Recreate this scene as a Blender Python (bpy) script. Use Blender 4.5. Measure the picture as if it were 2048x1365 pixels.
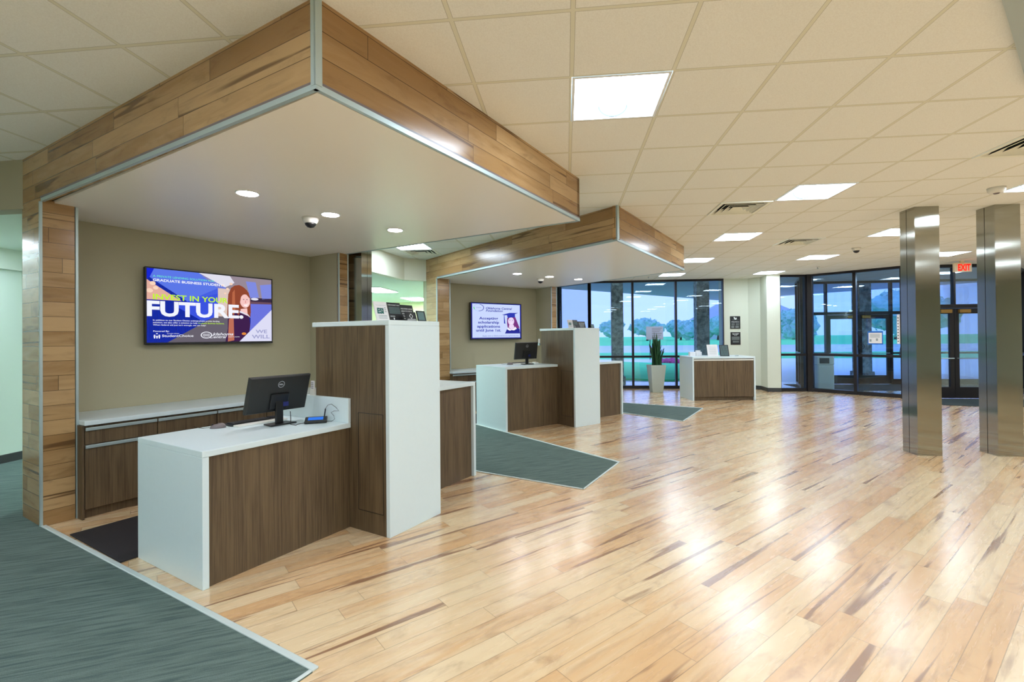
import bpy, bmesh, math, random
from mathutils import Matrix, Vector
random.seed(7)
SC = bpy.context.scene
COL = SC.collection
for o in list(bpy.data.objects): bpy.data.objects.remove(o)

# ------------------------------------------------------------------ camera, world, exposure
H = 1.5486; CE = 3.145; SF = 2.71           # camera height, ceiling, soffit of the canopies
YAW, PITCH, ROLL, FPX = -0.10497, 0.00702, -0.00888, 956.03
fw = Vector((math.sin(YAW)*math.cos(PITCH), math.cos(YAW)*math.cos(PITCH), math.sin(PITCH)))
rt = Vector((math.cos(YAW), -math.sin(YAW), 0)); up = rt.cross(fw)
r2 = math.cos(ROLL)*rt + math.sin(ROLL)*up; u2 = -math.sin(ROLL)*rt + math.cos(ROLL)*up
cam_d = bpy.data.cameras.new('camera'); cam = bpy.data.objects.new('camera', cam_d); COL.objects.link(cam)
cam.matrix_world = Matrix(((r2.x, u2.x, -fw.x, 0), (r2.y, u2.y, -fw.y, 0), (r2.z, u2.z, -fw.z, H), (0, 0, 0, 1)))
cam_d.sensor_width = 36; cam_d.lens = FPX/2048*36
cam_d.shift_x = (1024-1032.19)/2048; cam_d.shift_y = (666.6-682.5)/2048
cam_d.clip_start = .05; cam_d.clip_end = 2000
SC.camera = cam

wd = bpy.data.worlds.new('overcast_sky'); SC.world = wd; wd.use_nodes = True
wn = wd.node_tree.nodes; wl = wd.node_tree.links
bg = wn['Background']; bg.inputs[1].default_value = 2.1
tc = wn.new('ShaderNodeTexCoord'); sp = wn.new('ShaderNodeSeparateXYZ'); cr = wn.new('ShaderNodeValToRGB')
wl.new(tc.outputs['Generated'], sp.inputs[0]); wl.new(sp.outputs[2], cr.inputs[0]); wl.new(cr.outputs[0], bg.inputs[0])
cr.color_ramp.elements[0].position = 0.0; cr.color_ramp.elements[0].color = (.42, .50, .95, 1)
cr.color_ramp.elements[1].position = 0.6; cr.color_ramp.elements[1].color = (.36, .46, .92, 1)
SC.view_settings.view_transform = 'Standard'; SC.view_settings.look = 'None'
SC.view_settings.exposure = 0.0; SC.view_settings.gamma = 1.0; SC.view_settings.use_curve_mapping = False
LAMP = 40.0            # radiance of the troffer lenses
DOWN = 120.0           # radiance of the downlights

# ------------------------------------------------------------------ materials
def lin(c):
    return tuple(((x/255)/12.92 if x/255 <= .04045 else ((x/255+.055)/1.055)**2.4) for x in c) + (1,)
def nm(name):
    m = bpy.data.materials.new(name); m.use_nodes = True
    nt = m.node_tree; b = nt.nodes['Principled BSDF']; return m, nt, b
def mat(name, c, rough=.5, metal=0, spec=.5, coat=0, noise=0, nscale=20, bump=0):
    m, nt, b = nm(name)
    b.inputs['Base Color'].default_value = lin(c); b.inputs['Roughness'].default_value = rough
    b.inputs['Metallic'].default_value = metal; b.inputs['Specular IOR Level'].default_value = spec
    b.inputs['Coat Weight'].default_value = coat; b.inputs['Coat Roughness'].default_value = .1
    if noise or bump:
        t = nt.nodes.new('ShaderNodeTexNoise'); t.inputs['Scale'].default_value = nscale; t.inputs['Detail'].default_value = 4
        g = nt.nodes.new('ShaderNodeNewGeometry'); nt.links.new(g.outputs['Position'], t.inputs['Vector'])
        if noise:
            mx = nt.nodes.new('ShaderNodeMix'); mx.data_type = 'RGBA'
            c1 = lin(c); mx.inputs[6].default_value = tuple(x*(1-noise) for x in c1[:3])+(1,); mx.inputs[7].default_value = tuple(min(1, x*(1+noise)) for x in c1[:3])+(1,)
            nt.links.new(t.outputs[0], mx.inputs[0]); nt.links.new(mx.outputs[2], b.inputs['Base Color'])
        if bump:
            bp = nt.nodes.new('ShaderNodeBump'); bp.inputs['Strength'].default_value = bump; bp.inputs['Distance'].default_value = .01
            nt.links.new(t.outputs[0], bp.inputs['Height']); nt.links.new(bp.outputs[0], b.inputs['Normal'])
    return m
def emit(name, c, s=1.0):
    m = bpy.data.materials.new(name); m.use_nodes = True; nt = m.node_tree
    nt.nodes.remove(nt.nodes['Principled BSDF'])
    e = nt.nodes.new('ShaderNodeEmission'); e.inputs[0].default_value = lin(c); e.inputs[1].default_value = s
    nt.links.new(e.outputs[0], nt.nodes['Material Output'].inputs[0]); return m
class N:
    def __init__(s, nt): s.nt = nt
    def m(s, op, a, b=None, c=None):
        n = s.nt.nodes.new('ShaderNodeMath'); n.operation = op
        for i, x in enumerate((a, b, c)):
            if x is None: continue
            if isinstance(x, (int, float)): n.inputs[i].default_value = x
            else: s.nt.links.new(x, n.inputs[i])
        return n.outputs[0]
    def xyz(s, a, b, c=0):
        n = s.nt.nodes.new('ShaderNodeCombineXYZ')
        for i, x in enumerate((a, b, c)):
            if isinstance(x, (int, float)): n.inputs[i].default_value = x
            else: s.nt.links.new(x, n.inputs[i])
        return n.outputs[0]
    def noise(s, v, scale=1, detail=4, rough=.55, dist=0):
        n = s.nt.nodes.new('ShaderNodeTexNoise'); n.inputs['Scale'].default_value = scale; n.inputs['Detail'].default_value = detail
        n.inputs['Roughness'].default_value = rough; n.inputs['Distortion'].default_value = dist
        s.nt.links.new(v, n.inputs['Vector']); return n.outputs[0]
    def white(s, v):
        n = s.nt.nodes.new('ShaderNodeTexWhiteNoise'); n.noise_dimensions = '3D'; s.nt.links.new(v, n.inputs['Vector'])
        q = s.nt.nodes.new('ShaderNodeSeparateColor'); s.nt.links.new(n.outputs['Color'], q.inputs[0]); return q.outputs
    def mix(s, f, a, b, typ='MIX'):
        n = s.nt.nodes.new('ShaderNodeMix'); n.data_type = 'RGBA'; n.blend_type = typ
        for i, x in ((0, f), (6, a), (7, b)):
            if isinstance(x, (int, float)): n.inputs[i].default_value = x
            elif isinstance(x, tuple): n.inputs[i].default_value = x
            else: s.nt.links.new(x, n.inputs[i])
        return n.outputs[2]
    def sstep(s, x, a, b):
        n = s.nt.nodes.new('ShaderNodeMapRange'); n.interpolation_type = 'SMOOTHSTEP'
        n.inputs[1].default_value = a; n.inputs[2].default_value = b; s.nt.links.new(x, n.inputs[0]); return n.outputs[0]
    def pos(s, rot=None):
        g = s.nt.nodes.new('ShaderNodeNewGeometry'); q = s.nt.nodes.new('ShaderNodeSeparateXYZ'); s.nt.links.new(g.outputs['Position'], q.inputs[0])
        x, y, z = q.outputs
        if rot is not None:
            c, sn = math.cos(rot), math.sin(rot)
            u = s.m('ADD', s.m('MULTIPLY', x, sn), s.m('MULTIPLY', y, c)); v = s.m('SUBTRACT', s.m('MULTIPLY', x, c), s.m('MULTIPLY', y, sn)); return u, v, z
        return x, y, z
    def uv(s):
        g = s.nt.nodes.new('ShaderNodeUVMap'); q = s.nt.nodes.new('ShaderNodeSeparateXYZ'); s.nt.links.new(g.outputs[0], q.inputs[0]); return q.outputs[0], q.outputs[1]
def planks(name, light, tan, dark, w, L, rot=None, rough=.3, streak=.58, spec=.5, seam=.45, coat=0):
    m, nt, b = nm(name); n = N(nt)
    if rot is None: u, v = n.uv()
    else: u, v, _ = n.pos(rot)
    vr = n.m('DIVIDE', v, w); row = n.m('FLOOR', vr); rr = n.white(n.xyz(row, 3.1, 1))[0]
    ur = n.m('ADD', n.m('DIVIDE', u, L), n.m('MULTIPLY', rr, 9.7)); col = n.m('FLOOR', ur)
    R = n.white(n.xyz(row, col, 5.5))
    z = n.m('MULTIPLY', R[0], 40)
    g1 = n.noise(n.xyz(n.m('MULTIPLY', u, 2.2), n.m('MULTIPLY', v, 26), z), 1, 5, .6, .6)
    g2 = n.noise(n.xyz(n.m('MULTIPLY', u, 1.3), n.m('MULTIPLY', v, 9), n.m('MULTIPLY', R[1], 60)), 1, 3, .5, 1.4)
    blotch = n.noise(n.xyz(n.m('MULTIPLY', u, 3.5), n.m('MULTIPLY', v, 9), n.m('MULTIPLY', R[2], 25)), 1, 4, .6, .5)
    c = n.mix(n.sstep(n.m('ADD', n.m('MULTIPLY', R[1], .6), n.m('MULTIPLY', g2, .7)), .35, .95), lin(light), lin(tan))
    c = n.mix(n.m('MULTIPLY', n.sstep(g1, .5, .85), .42), c, lin(dark))
    c = n.mix(n.m('MULTIPLY', n.sstep(blotch, .52, .78), .42), c, lin(dark))
    g3 = n.noise(n.xyz(n.m('MULTIPLY', u, .5), n.m('MULTIPLY', v, 12), n.m('MULTIPLY', R[2], 77)), 1, 3, .45, .7)
    st = n.m('MULTIPLY', n.sstep(g3, streak, streak+.06), n.m('GREATER_THAN', R[2], .35))
    c = n.mix(n.m('MULTIPLY', st, .82), c, lin(dark))
    fv = n.m('FRACT', vr); dv = n.m('MULTIPLY', n.m('MINIMUM', fv, n.m('SUBTRACT', 1.0, fv)), w)
    fu = n.m('FRACT', ur); du = n.m('MULTIPLY', n.m('MINIMUM', fu, n.m('SUBTRACT', 1.0, fu)), L)
    d = n.m('MINIMUM', dv, du)
    c = n.mix(n.m('MULTIPLY', n.m('LESS_THAN', d, .0019), seam), c, lin(tuple(x*.5 for x in dark)))
    nt.links.new(c, b.inputs['Base Color']); b.inputs['Specular IOR Level'].default_value = spec
    rg = n.m('ADD', n.m('MULTIPLY', g1, .08), rough-.04); nt.links.new(rg, b.inputs['Roughness'])
    b.inputs['Coat Weight'].default_value = coat; b.inputs['Coat Roughness'].default_value = .235; b.inputs['Coat IOR'].default_value = 1.6
    return m
def laminate(name, c1, c2, c3):
    m, nt, b = nm(name); n = N(nt); u, v = n.uv()
    a = n.noise(n.xyz(n.m('MULTIPLY', u, 75), n.m('MULTIPLY', v, 2.0), 0), 1, 4, .6)
    a2 = n.noise(n.xyz(n.m('MULTIPLY', u, 9), n.m('MULTIPLY', v, .5), 3), 1, 3, .5)
    c = n.mix(n.sstep(a, .35, .68), lin(c1), lin(c2)); c = n.mix(n.m('MULTIPLY', n.sstep(a2, .45, .7), .5), c, lin(c3))
    nt.links.new(c, b.inputs['Base Color']); b.inputs['Roughness'].default_value = .45
    return m
def carpet_mat(name, rot):
    m, nt, b = nm(name); n = N(nt); u, v, _ = n.pos(rot)
    a = n.noise(n.xyz(n.m('MULTIPLY', u, 3), n.m('MULTIPLY', v, 45), 0), 1, 4, .65)
    f = n.noise(n.xyz(n.m('MULTIPLY', u, 260), n.m('MULTIPLY', v, 260), 0), 1, 2, .5)
    c = n.mix(n.sstep(a, .35, .7), lin((110, 126, 120)), lin((78, 95, 92))); c = n.mix(n.m('MULTIPLY', n.sstep(f, .4, .7), .4), c, lin((50, 66, 66)))
    nt.links.new(c, b.inputs['Base Color']); b.inputs['Roughness'].default_value = .95; b.inputs['Specular IOR Level'].default_value = .1
    bp = nt.nodes.new('ShaderNodeBump'); bp.inputs['Strength'].default_value = .4; bp.inputs['Distance'].default_value = .003
    nt.links.new(f, bp.inputs['Height']); nt.links.new(bp.outputs[0], b.inputs['Normal'])
    return m
GX, GY, GT = .047, 2.348, .6096                # ceiling grid origin and pitch
def ceiling_mat():
    m, nt, b = nm('ceiling_tile'); n = N(nt); x, y, z = n.pos()
    fx = n.m('FRACT', n.m('DIVIDE', n.m('SUBTRACT', x, GX-60.96), GT)); fy = n.m('FRACT', n.m('DIVIDE', n.m('SUBTRACT', y, GY-60.96), GT))
    dx = n.m('MULTIPLY', n.m('MINIMUM', fx, n.m('SUBTRACT', 1.0, fx)), GT); dy = n.m('MULTIPLY', n.m('MINIMUM', fy, n.m('SUBTRACT', 1.0, fy)), GT)
    d = n.m('MINIMUM', dx, dy)
    sp_ = n.noise(n.xyz(x, y, z), 140, 2, .5)
    c = n.mix(n.sstep(sp_, .3, .75), lin((242, 244, 238)), lin((234, 235, 228)))
    c = n.mix(n.m('LESS_THAN', d, .012), c, lin((226, 226, 208)))
    edge = n.m('MULTIPLY', n.m('LESS_THAN', d, .0135), n.m('GREATER_THAN', d, .0105))  # thin dark line painted in for the shadow gap beside the T-bars
    c = n.mix(n.m('MULTIPLY', edge, .5), c, lin((128, 122, 100)))
    nt.links.new(c, b.inputs['Base Color']); b.inputs['Roughness'].default_value = .85; b.inputs['Specular IOR Level'].default_value = .2
    return m
def glass_mat(name, tint, refl=1.0):
    m = bpy.data.materials.new(name); m.use_nodes = True; nt = m.node_tree; nt.nodes.remove(nt.nodes['Principled BSDF'])
    t = nt.nodes.new('ShaderNodeBsdfTransparent'); t.inputs[0].default_value = tint
    g = nt.nodes.new('ShaderNodeBsdfGlossy'); g.inputs['Roughness'].default_value = .0; g.inputs[0].default_value = (1, 1, 1, 1)
    lw = nt.nodes.new('ShaderNodeFresnel'); lw.inputs[0].default_value = 1.7
    k = nt.nodes.new('ShaderNodeMath'); k.operation = 'MULTIPLY'; k.inputs[1].default_value = refl; nt.links.new(lw.outputs[0], k.inputs[0])
    mx = nt.nodes.new('ShaderNodeMixShader'); nt.links.new(k.outputs[0], mx.inputs[0]); nt.links.new(t.outputs[0], mx.inputs[1]); nt.links.new(g.outputs[0], mx.inputs[2])
    nt.links.new(mx.outputs[0], nt.nodes['Material Output'].inputs[0]); return m
ANI = 0.0
def steel_mat():
    m, nt, b = nm('brushed_steel'); n = N(nt); u, v = n.uv()
    a = n.noise(n.xyz(n.m('MULTIPLY', u, 3), n.m('MULTIPLY', v, 420), 0), 1, 3, .6)
    b.inputs['Base Color'].default_value = lin((166, 166, 156)); b.inputs['Metallic'].default_value = 1
    tg = nt.nodes.new('ShaderNodeTangent'); tg.direction_type = 'UV_MAP'; tg.uv_map = 'UVMap'; nt.links.new(tg.outputs[0], b.inputs['Tangent'])
    b.inputs['Anisotropic'].default_value = .93; b.inputs['Anisotropic Rotation'].default_value = ANI
    rg = n.m('ADD', n.m('MULTIPLY', a, .03), .115); nt.links.new(rg, b.inputs['Roughness'])
    return m
def stone_mat():
    m, nt, b = nm('rough_stone'); n = N(nt); x, y, z = n.pos()
    a = n.noise(n.xyz(x, y, z), 7, 6, .65); c = n.mix(n.sstep(a, .35, .65), lin((120, 124, 116)), lin((200, 204, 194)))
    nt.links.new(c, b.inputs['Base Color']); b.inputs['Roughness'].default_value = .9
    return m
M = {}
M['floor'] = planks('maple_planks', (236, 209, 168), (222, 178, 128), (128, 82, 56), .127, 1.22, math.radians(46), rough=.27, streak=.59, spec=.75, coat=.8)
M['wood'] = planks('walnut_tone_planks', (194, 160, 114), (160, 124, 80), (96, 68, 42), .125, 1.22, None, rough=.22, streak=.61, seam=.8)
M['lam'] = laminate('dark_laminate', (106, 88, 64), (77, 61, 43), (120, 100, 72))
M['white'] = mat('solid_surface_white', (222, 238, 242), .28, noise=.015, nscale=30)
M['trim'] = mat('satin_aluminium', (188, 206, 208), .45, metal=.6)
M['trimf'] = mat('floor_edge_metal', (214, 226, 226), .45, metal=.3)
M['steel'] = steel_mat()
M['groove'] = mat('dark_red_groove', (52, 30, 30), .6)
M['soffit'] = mat('soffit_paint', (248, 242, 230), .35, spec=.4)
M['taupe'] = mat('taupe_wall_paint', (186, 181, 152), .8, noise=.03, nscale=200)
M['wall'] = mat('pale_wall_paint', (222, 228, 212), .7)
M['mint'] = mat('pale_green_wall_paint', (212, 230, 218), .7)
M['yellow'] = mat('pale_yellow_wall_paint', (214, 220, 172), .7)
M['beige'] = mat('beige_header_paint', (168, 162, 138), .75)
M['bulk'] = mat('white_bulkhead_paint', (226, 228, 208), .7)
M['ceil'] = ceiling_mat()
M['ceil2'] = mat('office_ceiling_tile', (222, 236, 224), .85, noise=.03, nscale=90)
M['carpet'] = carpet_mat('striped_carpet', math.radians(64))
M['mat'] = mat('black_rubber_mat', (34, 30, 34), .8, noise=.1, nscale=150)
M['rug'] = mat('dark_entry_rug', (44, 56, 58), .95, noise=.15, nscale=150)
M['base'] = mat('dark_vinyl_base', (52, 56, 58), .5)
M['frame'] = mat('dark_bronze_frame', (34, 32, 36), .35, metal=.3)
M['glass'] = glass_mat('window_glass', (.80, .92, 1.0, 1), .55)
M['black'] = mat('black_plastic', (24, 25, 26), .35)
M['dblack'] = mat('matte_black_plastic', (36, 38, 38), .55, noise=.05, nscale=300)
M['grey'] = mat('grey_plastic', (120, 110, 112), .3)
M['silver'] = mat('silver_badge', (200, 205, 210), .3, metal=.6)
M['whitep'] = mat('white_plastic', (228, 228, 220), .4)
M['paper'] = mat('white_paper', (236, 234, 236), .7)
M['ink'] = mat('black_card', (22, 26, 32), .45)
M['inkt'] = mat('printed_grey_text', (150, 160, 160), .6)
M['inkw'] = mat('printed_white_text', (230, 236, 236), .6)
M['teal'] = mat('printed_teal', (8, 96, 92), .6)
M['slate'] = mat('printed_slate_panel', (96, 124, 124), .6)
M['bluetape'] = mat('blue_tape', (30, 110, 200), .6)
M['lens'] = emit('fluorescent_lens', (226, 240, 255), LAMP)
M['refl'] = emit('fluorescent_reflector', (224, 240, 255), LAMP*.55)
M['olens'] = emit('office_lens', (226, 246, 250), LAMP*1.7)
M['basket_end'] = mat('lamp_basket_end', (14, 30, 36), .6)
M['lframe'] = mat('lamp_frame_white', (232, 238, 240), .4)
M['down'] = emit('downlight_lens', (255, 250, 255), DOWN)
M['vent'] = mat('vent_white_metal', (240, 242, 226), .45)
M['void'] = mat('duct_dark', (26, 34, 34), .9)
M['planter'] = mat('planter_grey_glaze', (196, 206, 198), .35)
M['bin'] = mat('bin_pale_plastic', (240, 242, 230), .45)
M['soil'] = mat('dry_moss', (140, 130, 84), .95, noise=.3, nscale=60, bump=.6)
M['leaf'] = mat('snake_plant_leaf', (34, 78, 44), .45, noise=.45, nscale=28)
M['red'] = emit('exit_letters_red', (255, 20, 10), 2.2)
M['exitbox'] = mat('exit_housing', (238, 222, 190), .4)
M['brass'] = mat('brass_closer', (150, 118, 62), .4, metal=.6)
M['stone'] = stone_mat()
M['roof'] = mat('overhang_underside', (168, 182, 186), .8)
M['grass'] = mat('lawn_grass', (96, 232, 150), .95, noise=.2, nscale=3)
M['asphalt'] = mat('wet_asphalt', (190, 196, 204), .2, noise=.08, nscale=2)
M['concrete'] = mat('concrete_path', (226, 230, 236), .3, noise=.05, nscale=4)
M['crown'] = mat('hazed_tree_foliage', (150, 198, 194), .9, noise=.35, nscale=1.6, bump=.8)  # pale teal: distance haze is mixed into the foliage colour
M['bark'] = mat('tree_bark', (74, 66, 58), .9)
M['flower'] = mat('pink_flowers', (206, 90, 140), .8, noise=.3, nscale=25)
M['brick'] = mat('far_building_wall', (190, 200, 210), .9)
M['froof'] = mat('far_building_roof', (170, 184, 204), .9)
M['scrblue'] = emit('screen_navy_bezel_glow', (20, 30, 200), .5)

# ------------------------------------------------------------------ builders
WM = {}                                         # world matrices
class Frame:
    def __init__(s, O, phi, z=0):
        s.O = O; s.phi = phi
        s.m = Matrix.Translation((O[0], O[1], z)) @ Matrix.Rotation(-math.radians(phi), 4, 'Z')
    def w(s, x, y, z=0): return s.m @ Vector((x, y, z))
WF = Frame((0, 0), 0)
G1 = Frame((-1.15, 2.11), 25)                   # bay 1: x = towards the lobby, y = along the counter
G2 = Frame((0.63, 5.94), 47)                    # bay 2
def setp(o, label=None, cat=None, group=None, kind=None):
    if label: o['label'] = label
    if cat: o['category'] = cat
    if group: o['group'] = group
    if kind: o['kind'] = kind
    return o
def thing(name, label, cat, F, x, y, z=0, group=None, rot=0):
    o = bpy.data.objects.new(name, None); o.empty_display_size = .1; COL.objects.link(o)
    m = F.m @ Matrix.Translation((x, y, z)) @ Matrix.Rotation(rot, 4, 'Z')
    o.matrix_world = m; WM[o.name] = m
    return setp(o, label, cat, group)
class MB:
    def __init__(s): s.v = []; s.f = []; s.mi = []; s.sm = []
    def add(s, vs, fs, mi=0, smooth=False):
        b = len(s.v); s.v += [Vector(q) for q in vs]
        for f in fs: s.f.append([b+i for i in f]); s.mi.append(mi); s.sm.append(smooth)
        return s
    def box(s, x0, x1, y0, y1, z0, z1, mi=0):
        x0, x1 = sorted((x0, x1)); y0, y1 = sorted((y0, y1)); z0, z1 = sorted((z0, z1))
        s.add([(x0,y0,z0),(x1,y0,z0),(x1,y1,z0),(x0,y1,z0),(x0,y0,z1),(x1,y0,z1),(x1,y1,z1),(x0,y1,z1)],
              [(0,3,2,1),(4,5,6,7),(0,1,5,4),(1,2,6,5),(2,3,7,6),(3,0,4,7)], mi); return s
    def prism(s, pts, z0, z1, mi=0):
        A = sum(pts[i][0]*pts[(i+1) % len(pts)][1]-pts[(i+1) % len(pts)][0]*pts[i][1] for i in range(len(pts)))
        if A < 0: pts = pts[::-1]
        n = len(pts); s.add([(x, y, z0) for x, y in pts]+[(x, y, z1) for x, y in pts],
              [tuple(range(n))[::-1], tuple(range(n, 2*n))]+[(i, (i+1) % n, n+(i+1) % n, n+i) for i in range(n)], mi); return s
    def wallseg(s, p, q, t, z0, z1, mi=0):      # upright slab from p to q, thickness t to the left of p->q
        d = Vector((q[0]-p[0], q[1]-p[1])).normalized(); nx, ny = -d.y*t, d.x*t
        return s.prism([p, q, (q[0]+nx, q[1]+ny), (p[0]+nx, p[1]+ny)], z0, z1, mi)
    def tube(s, pts, r, n=8, mi=0, cap=True):
        pts = [Vector(q) for q in pts]; rs = r if isinstance(r, (list, tuple)) else [r]*len(pts); rings = []
        for i, q in enumerate(pts):
            t = (pts[min(i+1, len(pts)-1)]-pts[max(i-1, 0)]).normalized()
            a = t.cross(Vector((0, 0, 1))); a = Vector((1, 0, 0)) if a.length < 1e-3 else a.normalized(); b = a.cross(t)
            rings.append([q+(a*math.cos(2*math.pi*k/n)+b*math.sin(2*math.pi*k/n))*rs[i] for k in range(n)])
        vs = [v for R in rings for v in R]; fs = []
        for i in range(len(pts)-1):
            for k in range(n): fs.append((i*n+k, i*n+(k+1) % n, (i+1)*n+(k+1) % n, (i+1)*n+k))
        if cap: fs.append(tuple(range(n))); fs.append(tuple(range((len(pts)-1)*n, len(pts)*n))[::-1])
        s.add(vs, fs, mi, True); return s
    def lathe(s, prof, c=(0, 0, 0), n=24, mi=0):
        vs = []; fs = []
        for r, z in prof:
            for k in range(n): a = 2*math.pi*k/n; vs.append((c[0]+r*math.cos(a), c[1]+r*math.sin(a), c[2]+z))
        for i in range(len(prof)-1):
            for k in range(n): fs.append((i*n+k, i*n+(k+1) % n, (i+1)*n+(k+1) % n, (i+1)*n+k))
        if prof[0][0] > 1e-4: fs.append(tuple(range(n))[::-1])
        if prof[-1][0] > 1e-4: fs.append(tuple(range((len(prof)-1)*n, len(prof)*n)))
        s.add(vs, fs, mi, True); return s
    def build(s, name, mats, parent=None, F=WF, bev=0, origin=None):
        if not isinstance(mats, (list, tuple)): mats = [mats]
        if parent is not None: base = WM[parent.name]
        else:
            xs = [v.x for v in s.v]; ys = [v.y for v in s.v]; zs = [v.z for v in s.v]
            base = F.m @ Matrix.Translation(origin or ((min(xs)+max(xs))/2, (min(ys)+max(ys))/2, min(zs)))
        T = base.inverted() @ F.m
        me = bpy.data.meshes.new(name); me.from_pydata([T @ v for v in s.v], [], s.f); me.update()
        uvl = me.uv_layers.new(name='UVMap')
        for p, mi, sm in zip(me.polygons, s.mi, s.sm):
            p.material_index = mi; p.use_smooth = sm
            q = [s.v[i] for i in s.f[p.index]]
            nn = (q[1]-q[0]).cross(q[2]-q[1]) if len(q) > 2 else Vector((0, 0, 1))
            nn = nn.normalized() if nn.length > 1e-12 else Vector((0, 0, 1))
            for li, v in zip(p.loop_indices, q):
                if abs(nn.z) > .8: uvl.data[li].uv = (v.y, v.x)
                else:
                    t = Vector((-nn.y, nn.x)).normalized(); uvl.data[li].uv = (t.x*v.x+t.y*v.y, v.z)
        for m_ in mats: me.materials.append(m_)
        o = bpy.data.objects.new(name, me); COL.objects.link(o)
        if parent is not None: o.parent = parent; WM[o.name] = base
        else: o.matrix_world = base; WM[o.name] = base
        if bev:
            md = o.modifiers.new('bevel', 'BEVEL'); md.width = bev; md.segments = 2; md.limit_method = 'ANGLE'; md.angle_limit = math.radians(50)
        return o
def struct(o): o['kind'] = 'structure'; return o
def B(*a, mi=0): return MB().box(*a, mi=mi)
_tc = {}
def textgeo(s, bold=0.0, shear=0.0):
    k = (s, bold, shear)
    if k in _tc: return _tc[k]
    cu = bpy.data.curves.new('t', 'FONT'); cu.body = s; cu.size = 1; cu.offset = bold; cu.shear = shear; cu.resolution_u = 3; cu.fill_mode = 'BOTH'
    ob = bpy.data.objects.new('t', cu); COL.objects.link(ob); bpy.context.view_layer.update()
    me = bpy.data.meshes.new_from_object(ob.evaluated_get(bpy.context.evaluated_depsgraph_get()))
    vs = [(v.co.x, v.co.y) for v in me.vertices]; fs = [tuple(p.vertices) for p in me.polygons]
    bpy.data.objects.remove(ob); bpy.data.curves.remove(cu); bpy.data.meshes.remove(me)
    x0 = min(v[0] for v in vs); x1 = max(v[0] for v in vs)
    _tc[k] = ([(x-x0, y) for x, y in vs], fs, x1-x0); return _tc[k]
class Canvas:
    """printed or lit picture laid on a flat face; fx,fy run 0..1 from its top left"""
    def __init__(s, mb, tl, right, down, W, Hh, step=.0006):
        s.mb = mb; s.o = Vector(tl); s.r = Vector(right).normalized(); s.d = Vector(down).normalized(); s.W = W; s.H = Hh
        s.n = -s.r.cross(s.d); s.st = step
    def P(s, fx, fy, L): return s.o+s.r*(fx*s.W)+s.d*(fy*s.H)+s.n*(L*s.st)
    def poly(s, pts, mi, L=1):
        A = sum(pts[i][0]*pts[(i+1) % len(pts)][1]-pts[(i+1) % len(pts)][0]*pts[i][1] for i in range(len(pts)))
        if A > 0: pts = pts[::-1]
        s.mb.add([s.P(x, y, L) for x, y in pts], [tuple(range(len(pts)))], mi)
    def rect(s, x0, y0, x1, y1, mi, L=1): s.poly([(x0, y0), (x1, y0), (x1, y1), (x0, y1)], mi, L)
    def ell(s, cx, cy, rx, ry, mi, L=1, n=28, rot=0):
        k = s.W/s.H; pts = []
        for i in range(n):
            a = 2*math.pi*i/n; x, y = rx*math.cos(a), ry*math.sin(a)/k
            pts.append((cx+x*math.cos(rot)-y*math.sin(rot), cy+(x*math.sin(rot)+y*math.cos(rot))*k))
        s.poly(pts, mi, L)
    def text(s, t, x0, x1, base, h, mi, L=3, bold=.0, shear=0.0):
        vs, fs, w = textgeo(t, bold, shear); sx = (x1-x0)/w; sy = h/.72
        s.mb.add([s.P(x0+x*sx, base-y*sy, L) for x, y in vs], [f for f in fs], mi)
    def ring(s, cx, cy, rx, ry, th, mi, L=3, a0=0, a1=2*math.pi, n=32):
        for i in range(n):
            a = a0+(a1-a0)*i/n; b = a0+(a1-a0)*(i+1)/n
            s.poly([(cx+rx*math.cos(a), cy+ry*math.sin(a)), (cx+rx*math.cos(b), cy+ry*math.sin(b)), (cx+(rx-th)*math.cos(b), cy+(ry-th*ry/rx)*math.sin(b)), (cx+(rx-th)*math.cos(a), cy+(ry-th*ry/rx)*math.sin(a))], mi, L)

# ------------------------------------------------------------------ room shell
struct(MB().prism([(-7.3, -6.2), (14.2, -6.2), (14.2, 16.2), (-7.3, 16.2)], -.12, 0).build('floor', M['floor']))
def cell(i, j): return GX+i*GT, GY+j*GT
LIGHTS = [(0, 1), (4, 5), (4, 9), (4, 13), (4, 17), (8, 1), (8, 5), (8, 9), (8, 13), (8, 17), (12, 13), (12, 9), (12, 5), (12, 1), (16, 13), (16, 9), (16, 5), (16, 1),
          (0, -3), (4, -3), (8, -3), (12, -3), (16, -3), (-4, -3), (-8, -3), (-8, -7), (-4, -7), (0, -7), (4, -7), (8, -7), (12, -7), (0, -11), (4, -11), (8, -11), (-4, -11), (-5, 9)]
VENTS = [(3, 6), (6, 10), (6, 3), (-5, 10)]
holes = set(LIGHTS) | set(VENTS)
cm = MB()
for j in range(-14, 20):
    i = -12
    run = None
    for i in range(-12, 23):
        if (i, j) in holes:
            if run is not None: x0, y0 = cell(run, j); x1, _ = cell(i, j); cm.add([(x0, y0, CE), (x0, y0+GT, CE), (x1, y0+GT, CE), (x1, y0, CE)], [(0, 1, 2, 3)]); run = None
        elif run is None: run = i
    x0, y0 = cell(run, j); x1, _ = cell(23, j); cm.add([(x0, y0, CE), (x0, y0+GT, CE), (x1, y0+GT, CE), (x1, y0, CE)], [(0, 1, 2, 3)])
x0, y0 = cell(8, 20); x1, y1 = cell(23, 22)
cm.add([(x0, y0, CE), (x0, y1, CE), (x1, y1, CE), (x1, y0, CE)], [(0, 1, 2, 3)])
struct(cm.build('ceiling', M['ceil']))
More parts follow.
